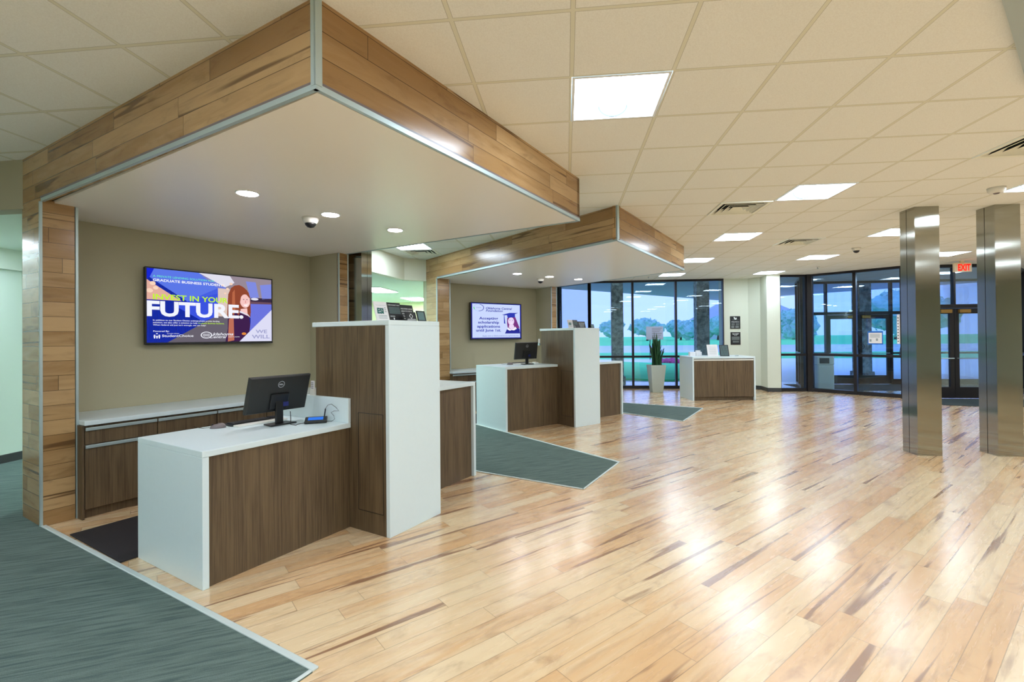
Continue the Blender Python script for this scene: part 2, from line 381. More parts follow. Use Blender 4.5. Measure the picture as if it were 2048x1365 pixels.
# outer walls of the hall
struct(MB().wallseg((-7.09, 16.0), (-7.09, -6.1), .15, 0, 3.3).build('wall_left', M['mint'])) if False else None
struct(B(-7.24, -7.09, -6.1, 15.6, 0, 3.3).build('wall_left', M['mint']))
struct(B(-7.1, 14.1, -6.2, -6.05, 0, 3.3).build('wall_rear', M['wall']))
struct(B(14.0, 14.15, -6.1, 13.6, 0, 3.3).build('wall_right', M['wall']))
struct(B(-7.1, -2.2, 15.5, 15.65, 0, 3.3).build('wall_office', M['yellow']))
struct(B(-7.09, -7.07, 3.9, 15.5, 0, .11).build('baseboard_left', M['base']))
struct(B(-7.09, -7.05, 3.9, 15.5, 2.46, 2.72).build('trim_1', M['ceil2']))
# header to the corridor, bulkheads, lower office ceiling
struct(MB().wallseg((-7.09, 3.78), (-4.70, 3.72), .14, SF, CE).build('wall_corridor_header', M['beige']))
struct(MB().wallseg((-3.57, 6.62), (-3.24, 9.34), .14, SF, CE).wallseg((-3.24, 9.34), (-2.79, 9.66), .14, SF, CE).build('wall_bulkhead', M['bulk']))
OL = [(-6, 3), (-6, 7), (-6, 11), (-6, 15), (-3, 15)]   # lamp cells of the office
struct(MB().prism([(-7.09, 3.9), (-4.85, 3.86), (-3.7, 6.66), (-3.38, 9.42), (-2.9, 9.75), (-1.6, 12.3), (-2.25, 15.5), (-7.09, 15.5)], SF+.01, SF+.05).build('ceiling_office', M['ceil2']))
# office carpet and carpet paths between the bays (wedge shaped), all a few mm proud
cp = [tuple(G1.w(-3.5, -.06)[:2]), tuple(G1.w(-.03, -.015)[:2]), tuple(G1.w(-.03, -1.1)[:2])]
struct(MB().prism([cp[0], cp[1], cp[2], (-4.5, .3), (-7.09, .3), (-7.09, 15.5), (-2.3, 15.5), (-1.6, 12.4), (-2.95, 9.75), tuple(G2.w(-5.35, -.02)[:2]), (-3.6, 8.2), (-3.72, 6.9), tuple(G1.w(-4.25, 3.15)[:2]), tuple(G1.w(-4.25, .0)[:2])], 0, .006).build('floor_carpet', M['carpet']))
p2 = [tuple(G2.w(-5.4, -.03)[:2]), tuple(G2.w(0, -.03)[:2]), (.15, 4.87), tuple(G1.w(-4.3, 3.06)[:2])]
struct(MB().prism(p2, 0, .006).build('floor_carpet', M['carpet']))
p3a, p3b, p3c, p3d = (1.15, 11.2), (2.82, 10.40), (2.05, 8.83), (-.35, 11.15)
struct(MB().prism([p3a, p3b, p3c, p3d], 0, .006).build('floor_carpet', M['carpet']))
def strip(a, b, w, n):
    struct(MB().wallseg(a, b, w, 0, .012).build('trim_%d' % n, M['trimf'], bev=.004))
strip(cp[0], cp[1], .035, 2); strip(cp[1], cp[2], -.02, 3)
strip(p2[0], p2[1], .035, 4); strip(p2[1], p2[2], .015, 5); strip(p2[2], p2[3], .015, 6)
strip(p3a, p3b, .03, 7); strip(p3b, p3c, .02, 8); strip(p3d, p3c, -.03, 9)
# shallow grey soffit panel at the right edge of the ceiling
struct(MB().prism([(1.95, 2.36), (2.95, 3.37), (3.9, 2.5), (2.9, 1.4)], CE-.05, CE-.005).build('ceiling_panel', mat('grey_panel', (170, 184, 184), .5)))
# right hand white wall, pilaster and base
ww = [(4.46, 14.2), (5.17, 14.28), (5.40, 14.02), (5.37, 13.5), (5.70, 13.47), (5.72, 13.62)]
wm = MB(); bm_ = MB()
wm.prism([ww[0], ww[1], ww[2], ww[3], ww[4], (5.72, 14.6), (4.46, 14.6)], 0, CE+.1)
struct(wm.build('wall_far', M['wall']))
for a, b in zip(ww[1:4], ww[2:5]): bm_.wallseg(a, b, -.012, 0, .105)
bm_.wallseg(ww[0], ww[1], -.012, 0, .105)
struct(bm_.build('baseboard_far', M['base']))

# ------------------------------------------------------------------ glazed walls
nwin = [0]
def glazing(p, q, posts, rails, fr=.055, dep=.12, tint='glass', head=CE, name='window', rail_h=.06, base=.09, top=.06):
    """posts: distances of the uprights along p->q ; one window per bay"""
    P = Vector(p); Q = Vector(q); L = (Q-P).length; ang = math.degrees(math.atan2((Q-P).y, (Q-P).x))
    F = Frame(p, -ang); posts = sorted(posts)
    for a, b in zip(posts[:-1], posts[1:]):
        nwin[0] += 1; m = MB()
        h = fr/2
        m.box(a, a+h, -dep/2, dep/2, 0, head).box(b-h, b, -dep/2, dep/2, 0, head)
        m.box(a+h, b-h, -dep/2, dep/2, head-top, head).box(a+h, b-h, -dep/2, dep/2, 0, base)
        for r in rails: m.box(a+h, b-h, -dep/2, dep/2, r-rail_h/2, r+rail_h/2)
        o = struct(m.build('%s_%d' % (name, nwin[0]), M['frame'], None, F))
        zs = [base]+sorted(rails)+[head-top]
        for z0, z1 in zip(zs[:-1], zs[1:]):
            z0 = z0+(rail_h/2 if z0 != base else 0); z1 = z1-(rail_h/2 if z1 != head-top else 0)
            MB().box(a+h, b-h, -.004, .004, z0, z1).build('glass_pane', M[tint], o, F)
    return F
WL = (.69, 14.2)
glazing((-2.0, 16.85), WL, [0, 1.25, 2.51, 3.776], [.93])
struct(MB().prism([(.36, 14.54), (-1.98, 16.80), (-2.3, 16.80), (-2.3, 14.54)], CE, CE+.03).build('ceiling_window_corner', M['soffit']))
struct(MB().wallseg((-1.45, 12.35), (-2.35, 16.9), .12, 0, CE+.1).build('wall_partition', M['yellow']))
glazing(WL, (4.46, 14.2), [0, 1.23, 2.45, 3.77], [.93])
glazing((5.72, 13.62), (6.42, 13.66), [0, .70], [.99])
struct(B(6.42, 6.56, 13.56, 13.72, 0, CE).build('trim_10', M['frame']))
FA = glazing((6.56, 13.62), (7.95, 12.27), [0, .99, 1.94], [.99], fr=.07)
# entrance front between the steel columns: door 1 with transom and side lights
glazing((7.95, 12.25), (8.05, 12.25), [0, .1], [])
def entrance(x0, x1, y, dc, lw=.90, hd=2.12, n=1):
    """storefront wall with a pair of doors centred at dc"""
    L, R = dc-lw, dc+lw
    m = MB()
    for a, b in ((x0, L), (R, x1)):
        m.box(a, a+.05, y-.06, y+.06, 0, CE).box(b-.05, b, y-.06, y+.06, 0, CE).box(a+.05, b-.05, y-.06, y+.06, 0, .16).box(a+.05, b-.05, y-.06, y+.06, .92, .97)
    m.box(x0, x1, y-.06, y+.06, CE-.07, CE).box(x0+.05, x1-.05, y-.061, y+.061, hd, hd+.09)
    nwin[0] += 1; o = struct(m.build('window_%d' % nwin[0], M['frame']))
    for a, b in ((x0, L), (R, x1)):
        B(a+.05, b-.05, y-.004, y+.004, .16, .92).build('glass_pane', M['glass'], o); B(a+.05, b-.05, y-.004, y+.004, .97, hd).build('glass_pane', M['glass'], o)
    B(x0+.05, dc-.02, y-.004, y+.004, hd+.09, CE-.07).build('glass_pane', M['glass'], o); B(dc+.02, x1-.05, y-.004, y+.004, hd+.09, CE-.07).build('glass_pane', M['glass'], o)
    B(dc-.02, dc+.02, y-.05, y+.05, hd+.09, CE-.07).build('transom_mullion', M['frame'], o)
    for s_, a, b in ((0, L, dc), (1, dc, R)):
        m = MB(); st = .10
        m.box(a+.004, a+st, y-.025, y+.025, .01, hd-.005).box(b-st, b-.004, y-.025, y+.025, .01, hd-.005)
        m.box(a+st, b-st, y-.025, y+.025, .01, .27).box(a+st, b-st, y-.025, y+.025, hd-.13, hd-.005)
        d = struct(m.build('door_%d' % (n+s_), M['frame']))
        B(a+st, b-st, y-.004, y+.004, .27, hd-.13).build('glass_pane', M['glass'], d)
        MB().tube([(a+.05, y-.075, .945), (b-.05, y-.075, .945)], .012, 8).box(a+.05, a+.07, y-.075, y-.025, .935, .955).box(b-.07, b-.05, y-.075, y-.025, .935, .955).build('push_bar', M['trim'], d)
        xx = dc-.32 if s_ == 0 else dc+.08
        B(xx, xx+.24, y-.08, y-.025, hd-.11, hd-.03).build('door_closer', M['brass'], d)
entrance(8.05, 10.25, 12.25, 9.05, n=1)
glazing((10.25, 12.25), (11.75, 13.66), [0, 1.0, 2.06], [.99], fr=.07)
glazing((11.75, 13.66), (14.0, 13.66), [0, 1.12, 2.25], [.99])
# outer skin of the entrance lobby
struct(B(6.5, 6.62, 13.72, 15.5, 0, CE).build('trim_11', M['frame'])) if False else None
entrance(7.1, 12.9, 15.6, 8.85, n=3)
glazing((6.60, 14.2), (7.1, 15.6), [0, .74, 1.486], [.99], fr=.07)
glazing((12.9, 15.6), (13.3, 13.75), [0, .95, 1.89], [.99], fr=.07)
struct(B(6.62, 12.9, 13.8, 15.5, 0, .008).build('floor_vestibule', M['rug']))

# ------------------------------------------------------------------ outside
struct(MB().prism([(-3.4, 17.0), (-1.9, 17.6), (1.0, 20.1), (8.2, 27.1), (22, 13), (16, 9), (14.3, 9), (14.3, -6.3), (-7.4, -6.3), (-7.4, 15.8), (-3.4, 15.8)], CE+.28, CE+.75).build('roof_overhang', M['roof']))
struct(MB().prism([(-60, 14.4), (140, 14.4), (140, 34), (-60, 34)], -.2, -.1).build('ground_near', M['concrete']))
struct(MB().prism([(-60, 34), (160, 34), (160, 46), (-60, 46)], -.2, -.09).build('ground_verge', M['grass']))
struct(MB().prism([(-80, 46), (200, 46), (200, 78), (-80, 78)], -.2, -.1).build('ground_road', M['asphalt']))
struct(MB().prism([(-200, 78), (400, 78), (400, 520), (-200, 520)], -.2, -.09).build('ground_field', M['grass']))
struct(MB().prism([(1.3, 18.2), (3.7, 17.4), (6.2, 20.5), (6.6, 27), (2.2, 30)], -.1, -.03).build('ground_lawn', M['grass']))
fb = MB()
for k in range(60):
    x, y = random.uniform(5.2, 8.4), random.uniform(27.8, 30); r = random.uniform(.12, .25)
    fb.lathe([(0, -.02), (r, .05), (r*.8, r), (0, r*1.2)], (x, y, -.1), 6)
setp(fb.build('flower_bed', M['flower']), 'bed of pink flowers beyond the lawn outside the far window', 'flower bed', None, 'stuff')
for x, y, w, lab in ((1.62, 15.6, .36, 'rough stone pillar outside behind the left mullion of the far window'), (4.62, 17.0, .42, 'rough stone pillar outside near the right end of the far window'), (-.33, 17.3, .34, 'rough stone pillar outside seen at the left end of the far window'), (10.1, 17.6, .42, 'rough stone pillar outside the glazed entrance')):
    m = MB(); m.box(x-w/2, x+w/2, y-w/2, y+w/2, -.1, CE+.28)
    m.box(x-w/2-.05, x+w/2+.05, y-w/2-.05, y+w/2+.05, -.1, .25)
    setp(m.build('stone_pillar', M['stone'], bev=.02), lab, 'pillar')
def tree(x, y, h, r, lab, n=11):
    t = thing('tree', lab, 'tree', WF, x, y, -.09, 'trees across the road')
    MB().tube([(x, y, -.09), (x+.1, y, h*.3), (x, y+.1, h*.62)], [r*.09, r*.07, r*.04], 8).build('trunk', M['bark'], t)
    bm = bmesh.new()
    for k in range(n):
        a = random.uniform(0, 6.28); q = random.uniform(0, .62)*r; zz = h*random.uniform(.42, .82); rr = r*random.uniform(.38, .6)
        bmesh.ops.create_icosphere(bm, subdivisions=3, radius=rr, matrix=Matrix.Translation((q*math.cos(a), q*math.sin(a), zz)) @ Matrix.Diagonal((1, 1, .8, 1)))
    from mathutils import noise as mn
    for v in bm.verts:
        d = mn.noise(v.co*1.3/r*3)*.22*r+mn.noise(v.co*5/r*3)*.09*r; v.co += v.normal*d if v.normal.length else Vector()
    # loose leaf clumps
    vs = [v.co.copy() for v in bm.verts if random.random() < .35]
    for c in vs:
        s = r*.05; a = Vector((random.uniform(-1, 1), random.uniform(-1, 1), random.uniform(-1, 1))).normalized(); b = a.cross(Vector((.3, .2, .9))).normalized()
        c = c*1.0+a*s
        q = [bm.verts.new(c+a*s), bm.verts.new(c+b*s), bm.verts.new(c-a*s), bm.verts.new(c-b*s)]; bm.faces.new(q)
    me = bpy.data.meshes.new('crown'); bm.to_mesh(me); bm.free(); me.materials.append(M['crown'])
    o = bpy.data.objects.new('crown', me); COL.objects.link(o); o.parent = t; WM[o.name] = WM[t.name]
    return t
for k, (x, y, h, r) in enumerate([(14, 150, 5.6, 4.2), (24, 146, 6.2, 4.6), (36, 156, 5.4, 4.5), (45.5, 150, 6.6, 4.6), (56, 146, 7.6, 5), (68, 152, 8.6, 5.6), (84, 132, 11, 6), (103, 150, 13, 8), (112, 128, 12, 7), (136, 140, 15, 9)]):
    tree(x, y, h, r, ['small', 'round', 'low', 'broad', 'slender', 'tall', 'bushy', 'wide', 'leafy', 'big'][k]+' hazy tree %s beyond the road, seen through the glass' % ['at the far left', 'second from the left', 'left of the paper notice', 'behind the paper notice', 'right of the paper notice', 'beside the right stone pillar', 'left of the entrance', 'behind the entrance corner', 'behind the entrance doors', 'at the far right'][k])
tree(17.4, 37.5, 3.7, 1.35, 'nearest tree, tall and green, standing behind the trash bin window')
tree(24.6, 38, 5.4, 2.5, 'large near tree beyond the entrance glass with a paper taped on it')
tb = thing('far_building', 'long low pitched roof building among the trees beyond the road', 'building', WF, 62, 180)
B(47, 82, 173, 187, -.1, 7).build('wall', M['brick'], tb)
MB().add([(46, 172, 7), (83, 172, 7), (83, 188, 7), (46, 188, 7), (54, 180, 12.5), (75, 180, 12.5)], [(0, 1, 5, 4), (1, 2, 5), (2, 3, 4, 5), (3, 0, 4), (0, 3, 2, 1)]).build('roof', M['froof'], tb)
wr = thing('power_line', 'row of overhead power wires crossing the sky outside the windows', 'power line', WF, 10, 60, 0)
for k, (z0, z1) in enumerate([(8.2, 11.3), (9.6, 10.4), (11.3, 11.6), (12.4, 12.5), (13.3, 13.2)]):
    MB().tube([(-5+70*t, 60, z0+(z1-z0)*t*2.2-1.6*math.sin(math.pi*t)) for t in [i/14 for i in range(15)]], .035, 5).build('wire', M['black'], wr)
MB().tube([(64.8, 60, -.1), (64.8, 60, 17)], .15, 8).build('pole', M['bark'], wr)
pp = thing('road_sign', 'thin street sign pole beyond the lawn left of the far window mullion', 'sign', WF, 5.6, 33)
MB().tube([(5.6, 33, -.1), (5.6, 33, 2.1)], .03, 6).build('pole', M['frame'], pp); B(5.52, 5.68, 32.97, 33.0, 1.4, 2.1).build('sign_plate', M['frame'], pp)

# ------------------------------------------------------------------ ceiling lamps and vents
def troffer():
    F = Frame(cell(0, 1), 0); t = thing('ceiling_light', '', 'ceiling light', F, GT/2, GT/2, CE-.002)
    g = GT
    m = MB(); w = .022
    m.box(.004, g-.004, .004, w, CE-.004, CE+.012).box(.004, g-.004, g-w, g-.004, CE-.004, CE+.012).box(.004, w, w, g-w, CE-.004, CE+.012).box(g-w, g-.004, w, g-w, CE-.004, CE+.012)
    m.build('frame', M['lframe'], t, F)
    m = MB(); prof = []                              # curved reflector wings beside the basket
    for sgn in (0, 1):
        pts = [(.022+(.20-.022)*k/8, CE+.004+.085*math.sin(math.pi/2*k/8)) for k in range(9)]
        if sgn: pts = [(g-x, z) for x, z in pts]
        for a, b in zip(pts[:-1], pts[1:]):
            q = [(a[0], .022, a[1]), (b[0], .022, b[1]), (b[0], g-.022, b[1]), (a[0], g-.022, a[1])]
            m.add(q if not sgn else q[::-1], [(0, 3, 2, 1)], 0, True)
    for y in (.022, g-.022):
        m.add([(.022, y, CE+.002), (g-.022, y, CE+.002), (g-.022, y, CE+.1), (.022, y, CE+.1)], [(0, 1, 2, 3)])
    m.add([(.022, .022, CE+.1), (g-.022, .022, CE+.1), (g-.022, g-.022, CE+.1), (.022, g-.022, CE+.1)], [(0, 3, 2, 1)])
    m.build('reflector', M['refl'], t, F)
    m = MB(); n = 12; cx = g/2; R = .095; y0, y1 = .03, g-.03
    ring = [(cx-R*math.cos(math.pi*k/n), CE+.085-.072*math.sin(math.pi*k/n)) for k in range(n+1)]
    for a, b in zip(ring[:-1], ring[1:]): m.add([(a[0], y0, a[1]), (b[0], y0, b[1]), (b[0], y1, b[1]), (a[0], y1, a[1])], [(0, 1, 2, 3)], 0, True)
    m.build('lamp_basket', M['lens'], t, F)
    for y in (y0, y1):
        m = MB(); rr = [(cx-(R+.012)*math.cos(math.pi*k/n), CE+.085-.084*math.sin(math.pi*k/n)) for k in range(n+1)]
        for (a, b), (c, d) in zip(zip(ring[:-1], ring[1:]), zip(rr[:-1], rr[1:])):
            m.add([(a[0], y-.004, a[1]), (b[0], y-.004, b[1]), (d[0], y-.004, d[1]), (c[0], y-.004, c[1])], [(0, 1, 2, 3)])
            m.add([(c[0], y-.004, c[1]), (d[0], y-.004, d[1]), (d[0], y+.004, d[1]), (c[0], y+.004, c[1])], [(0, 1, 2, 3)])
        m.build('basket_end', M['basket_end'], t, F)
    return t
def diffuser():
    F = Frame(cell(3, 6), 0); t = thing('air_vent', '', 'air vent', F, GT/2, GT/2, CE-.002); g = GT
    def ringq(r0, z0, r1, z1, mb, mi=0):
        c = g/2; A = [(c-r0, c-r0, z0), (c+r0, c-r0, z0), (c+r0, c+r0, z0), (c-r0, c+r0, z0)]; Bq = [(c-r1, c-r1, z1), (c+r1, c-r1, z1), (c+r1, c+r1, z1), (c-r1, c+r1, z1)]
        mb.add(A+Bq, [(i, (i+1) % 4, 4+(i+1) % 4, 4+i) for i in range(4)], mi)
    m = MB(); ringq(.3, CE-.006, .262, CE-.006, m); ringq(.3, CE+.01, .3, CE-.006, m); ringq(.262, CE-.006, .23, CE+.05, m); m.build('frame', M['vent'], t, F)
    for r in (.22, .155, .09): m = MB(); ringq(r, CE-.008, r-.042, CE+.045, m); ringq(r, CE-.008, r+.008, CE-.006, m); ringq(r+.008, CE-.006, r-.034, CE+.05, m, 1); m.build('louver', [M['vent'], M['void']], t, F)  # upper blade sides coloured dark to stand in for shade in the slots
    B(.01, g-.01, .01, g-.01, CE+.06, CE+.07).build('duct', M['void'], t, F)
    return t
def copy_tree(o, parent=None):
    c = o.copy(); COL.objects.link(c)
    if parent is not None: c.parent = parent
    for ch in [q for q in bpy.data.objects if q.parent == o]: copy_tree(ch, c)
    return c
LL = {(0, 1): 'largest bright square ceiling light, right of the nearest wood canopy', (4, 5): 'bright ceiling light beside the left ceiling vent, second nearest', (4, 9): 'ceiling light just behind the left air vent', (4, 13): 'ceiling light close to the right end of the far wood canopy', (4, 17): 'small ceiling light above the far window mullions',
      (8, 5): 'ceiling light cut by the right edge, beside the smoke detector', (8, 9): 'ceiling light half hidden by the left steel column', (8, 13): 'ceiling light in the middle, beyond the right air vent', (8, 17): 'ceiling light right above the white pilaster', (12, 13): 'ceiling light seen between the two steel columns above the exit sign', (-5, 9): 'ceiling light between the two canopies next to a vent'}
NUMW = ['one', 'two', 'three', 'four', 'five', 'six', 'seven', 'eight', 'nine']
t0 = troffer()
for k, ij in enumerate(LIGHTS):
    o = t0 if k == 0 else copy_tree(t0)
    x, y = cell(*ij); o.location = (x+GT/2, y+GT/2, CE-.002)
    if ij in LL: o['label'] = LL[ij]; o['group'] = 'square ceiling lights of the lobby'
    else: o['label'] = 'square lobby ceiling light out of view, row %s, column %s' % (NUMW[(ij[1]+11)//4], NUMW[(ij[0]+8)//4]); o['group'] = 'unseen ceiling lights'
v0 = diffuser()
for k, ij in enumerate(VENTS):
    o = v0 if k == 0 else copy_tree(v0)
    x, y = cell(*ij); o.location = (x+GT/2, y+GT/2, CE-.002); o['group'] = 'square ceiling air vents'
    o['label'] = ['square louvered ceiling vent left of the second ceiling light', 'square louvered ceiling vent farther back in mid ceiling', 'square ceiling vent cut by the right edge of the picture', 'square ceiling vent between the two canopies'][k]
# office lamps: surface panels in the lower office ceiling, unseen ones added to brighten it
for (x, y, rz, lab) in ((-5.9, 12.6, 0, 'unseen added office ceiling light farthest left behind the wall'), (-3.0, 13.2, 0, 'unseen added office ceiling light behind the farther canopy'), (-4.55, 11.2, 0, 'flat office ceiling light seen over the nearest tall counter, left one'), (-4.5, 14.05, 0, 'flat office ceiling light next to the far canopy post'), (-5.6, 8.6, 0, 'unseen added office ceiling light hidden by the white bulkhead')):
    t = thing('panel_light', lab, 'ceiling light', WF, x, y, SF-.01)
    B(x-.3, x+.3, y-.6, y+.6, SF-.01, SF+.012).build('frame', M['lframe'], t); B(x-.28, x+.28, y-.58, y+.58, SF-.016, SF-.009).build('lens', M['olens'], t)
t = thing('panel_light', 'unseen ceiling light added to brighten the corridor beyond the left header', 'ceiling light', WF, -6.73, 4.5, SF-.01)  # lamp added out of view to brighten the left corridor wall
B(-7.0, -6.46, 4.2, 4.8, SF-.01, SF+.012).build('frame', M['lframe'], t); B(-6.98, -6.48, 4.22, 4.78, SF-.016, SF-.009).build('lens', M['lens'], t)
t = thing('panel_light', 'oval looking ceiling light inside the glazed entrance lobby', 'ceiling light', WF, 9.6, 14.0, CE-.012)
MB().lathe([(.33, -.012), (.35, 0)], (9.6, 14.0, CE), 32).build('frame', M['lframe'], t); MB().lathe([(.001, -.02), (.31, -.016), (.325, -.012)], (9.6, 14.0, CE), 32).build('lens', M['lens'], t)
# smoke detector, dome camera and sprinklers on the lobby ceiling
t = thing('smoke_detector', 'round white smoke detector beside the ceiling light at the right edge', 'smoke detector', WF, 4.74, 5.8, CE-.06)
MB().lathe([(.055, 0), (.075, .02), (.08, .06)], (4.74, 5.8, CE-.06)).build('housing', M['whitep'], t); MB().lathe([(.02, -.01), (.03, 0)], (4.74, 5.8, CE-.06)).build('sensor', M['grey'], t)
def dome(F, x, y, z, lab):
    t = thing('dome_camera', lab, 'security camera', F, x, y, z-.09)
    MB().lathe([(.055, -.055), (.07, -.03), (.078, 0)], (x, y, z), 24).build('housing', M['whitep'], t, F)
    MB().lathe([(.004, -.098), (.03, -.09), (.048, -.07), (.054, -.05)], (x, y, z), 24).build('dome_lens', M['black'], t, F)
dome(WF, 5.39, 9.52, CE, 'small white dome camera on the lobby ceiling left of the steel columns')
for x, y, l in ((2.22, 13.24, 'tiny sprinkler head in the ceiling left of the far window lamp'), (5.97, 12.08, 'tiny sprinkler head in the ceiling before the entrance glass')):
    t = thing('sprinkler', l, 'sprinkler', WF, x, y, CE-.05)
    MB().lathe([(.045, -.012), (.05, 0)], (x, y, CE)).build('escutcheon', M['whitep'], t); MB().lathe([(.022, -.05), (.022, -.045), (.008, -.04), (.01, -.012)], (x, y, CE), 12).build('head', M['trim'], t)

# ------------------------------------------------------------------ steel columns
def column(x0, y0, w, d, lab, top=CE):
    t = thing('steel_column', lab, 'column', WF, x0+w/2, y0+d/2, 0, 'square stainless steel columns')
    g = .008; gx = y0+d*.55
    m = MB(); m.box(x0+.006, x0+w-.006, y0+.006, y0+d-.006, 0, top); m.build('core', M['groove'], t)
    m = MB(); m.box(x0, x0+w, y0, gx-g/2, 0, top); m.build('front_cladding', M['steel'], t)
    m = MB(); m.box(x0, x0+w, gx+g/2, y0+d, 0, top); m.build('rear_cladding', M['steel'], t)
column(4.39, 6.53, .285, .27, 'square brushed steel column, left one of the pair on the right')
column(5.335, 6.56, .29, .27, 'square brushed steel column at the right edge of the picture')
column(-3.24, 6.5, .36, .36, 'square brushed steel column behind the nearest canopy beside its right post')

# ------------------------------------------------------------------ teller bays
TVM = {}
def em(name, c, s=1.0):
    if name not in TVM: TVM[name] = emit('screen_'+name, c, s)
    return TVM[name]
def tv(F, b, a0, a1, z0, z1, lab, draw):
    t = thing('television', lab, 'television', F, b-.03, (a0+a1)/2, z0)
    m = MB(); e = .014
    m.box(b-.05, b-.004, a0+.003, a1-.003, z0+.003, z1-.003).build('back_shell', M['dblack'], t, F, bev=.004)
    m = MB(); m.box(b-.012, b, a0, a0+e, z0, z1).box(b-.012, b, a1-e, a1, z0, z1).box(b-.012, b, a0+e, a1-e, z1-e, z1).box(b-.012, b, a0+e, a1-e, z0, z0+e*1.9)
    m.build('bezel', M['black'], t, F)
    B(b-.085, b-.05, (a0+a1)/2-.2, (a0+a1)/2+.2, z0+.25, z0+.6).build('wall_bracket', M['black'], t, F)
    m = MB(); mats = []
    def mi(name, c):
        mm = em(name, c)
        if mm not in mats: mats.append(mm)
        return mats.index(mm)
    W = a1-a0-2*e; Hh = z1-z0-e*2.9
    cv = Canvas(m, (b-.004, a0+e, z1-e), (0, 1, 0), (0, 0, -1), W, Hh, .0005)
    draw(cv, mi); m.build('screen', mats, t, F)
    return t
def draw1(c, mi):
    bl = mi('royal', (28, 62, 235)); c.rect(0, 0, 1, 1, bl, 0)
    pb = mi('periwinkle', (92, 120, 232)); c.poly([(0, 0), (.4, 0), (.62, .22), (.28, .42), (.02, .12)], pb, 1)
    c.poly([(.28, .42), (.52, .2), (.52, .62), (.4, .7), (.2, .5)], mi('mid', (60, 84, 224)), 1)
    c.poly([(0, .0), (.05, 0), (.02, .12), (0, .15)], mi('deep', (24, 40, 210)), 2)
    c.poly([(.37, 0), (1, 0), (1, .45), (.52, .45), (.52, .2)], mi('wallwarm', (152, 138, 150)), 1)
    c.poly([(.37, 0), (.62, 0), (.66, .1), (.58, .18)], mi('glowwhite', (226, 224, 238)), 2)
    c.poly([(0, .15), (.06, .22), (.2, .38), (.24, .42), (.1, .42), (0, .42)], mi('peach', (228, 176, 160)), 2)
    for x, y, r in ((.04, .2, .02), (.06, .26, .018), (.02, .3, .022), (.56, .15, .012), (.6, .2, .012), (.58, .27, .01), (.63, .12, .014)): c.ell(x, y, r, r*1.3, mi('bokeh', (250, 214, 190)), 3)
    c.rect(.52, .2, .62, .62, mi('cream', (222, 200, 190)), 2)
    c.poly([(.76, .06), (.85, .06), (.88, .3), (.8, .32)], mi('bluegrey', (128, 140, 226)), 2); c.poly([(.89, .1), (1, .07), (1, .3), (.91, .33)], mi('bluegrey', 0), 2)
    c.rect(.8, .31, 1, .37, mi('shade', (58, 44, 70)), 2); c.ell(.84, .33, .035, .02, mi('glowwhite', 0), 3)
    c.rect(.62, .37, 1, .42, mi('sofa', (110, 78, 92)), 2)
    c.poly([(.14, 1), (.5, .62), (.7, .6), (.78, 1)], mi('olive', (104, 98, 110)), 1)
    # seated woman in a dark jacket
    hair = mi('auburn', (146, 72, 50)); skin = mi('skin', (248, 200, 196))
    c.poly([(.60, .42), (.605, .28), (.63, .18), (.66, .14), (.70, .125), (.735, .15), (.77, .2), (.795, .29), (.80, .4), (.805, .52), (.80, .6), (.78, .64), (.70, .66), (.62, .66), (.595, .6)], hair, 4)
    c.poly([(.6, .62), (.66, .56), (.74, .54), (.79, .62), (.8, .8), (.77, .95), (.7, 1), (.58, 1), (.6, .8)], mi('jacket', (64, 34, 78)), 5)
    c.poly([(.61, .66), (.65, .62), (.655, .98), (.60, 1)], mi('arm', (190, 112, 90)), 6)
    c.poly([(.70, .5), (.77, .48), (.775, .6), (.72, .56)], skin, 6)
    c.ell(.752, .37, .046, .105, skin, 7); c.poly([(.69, .16), (.75, .17), (.785, .24), (.79, .32), (.765, .27), (.735, .26), (.715, .31), (.706, .40), (.712, .52), (.695, .6), (.67, .55), (.67, .3)], hair, 8); c.poly([(.793, .3), (.80, .4), (.803, .55), (.79, .6), (.785, .48), (.795, .4)], hair, 8)
    c.poly([(.64, .25), (.66, .2), (.665, .5), (.65, .62), (.635, .5)], mi('hairlight', (186, 104, 72)), 8); c.poly([(.76, .42), (.79, .38), (.775, .45), (.755, .475)], mi('cheek', (255, 222, 216)), 8)
    for x in (.738, .768): c.ell(x, .345, .007, .005, mi('eye', (70, 50, 90)), 9)
    c.poly([(.752, .36), (.758, .36), (.76, .4), (.75, .4)], mi('nose', (224, 150, 150)), 9); c.poly([(.735, .425), (.772, .42), (.765, .445), (.745, .448)], mi('teeth', (255, 244, 248)), 9)
    c.poly([(.70, .52), (.78, .58), (.8, .63), (.77, .59), (.7, .55)], mi('glowwhite', 0), 8)
    c.ell(.74, .88, .02, .02, mi('amber', (230, 140, 60)), 8)
    c.poly([(.80, .41), (1, .40), (1, .8), (.85, 1), (.78, 1), (.8, .7)], mi('chair', (108, 118, 222)), 6)
    c.poly([(1, .49), (1, 1), (.70, 1)], mi('corner', (222, 222, 246)), 8)
    wt = mi('white', (244, 246, 255)); yl = mi('lime', (196, 250, 50)); cy = mi('aqua', (110, 232, 200)); lav = mi('lavender', (160, 162, 206))
    c.text('A PRIVATE LENDING SOLUTION FOR', .04, .49, .115, .028, cy, 12, .01)
    c.text('GRADUATE BUSINESS STUDENTS', .04, .575, .17, .034, wt, 12, .025)
    c.text('INVEST IN YOUR', .04, .60, .415, .075, yl, 12, .02)
    c.text('FUTURE.', -.0, .735, .635, .2, wt, 12, .035)
    c.text('In addition to our Student Choice undergraduate private lending', .04, .53, .705, .02, wt, 12, .01)
    c.text('solution, we also offer a solution to help', .04, .355, .737, .02, wt, 12, .01); c.text('Graduate Business Students.', .36, .57, .737, .02, yl, 12, .01)
    c.text("When federal aid just isn't enough, we can help!", .04, .42, .77, .02, wt, 12, .01)
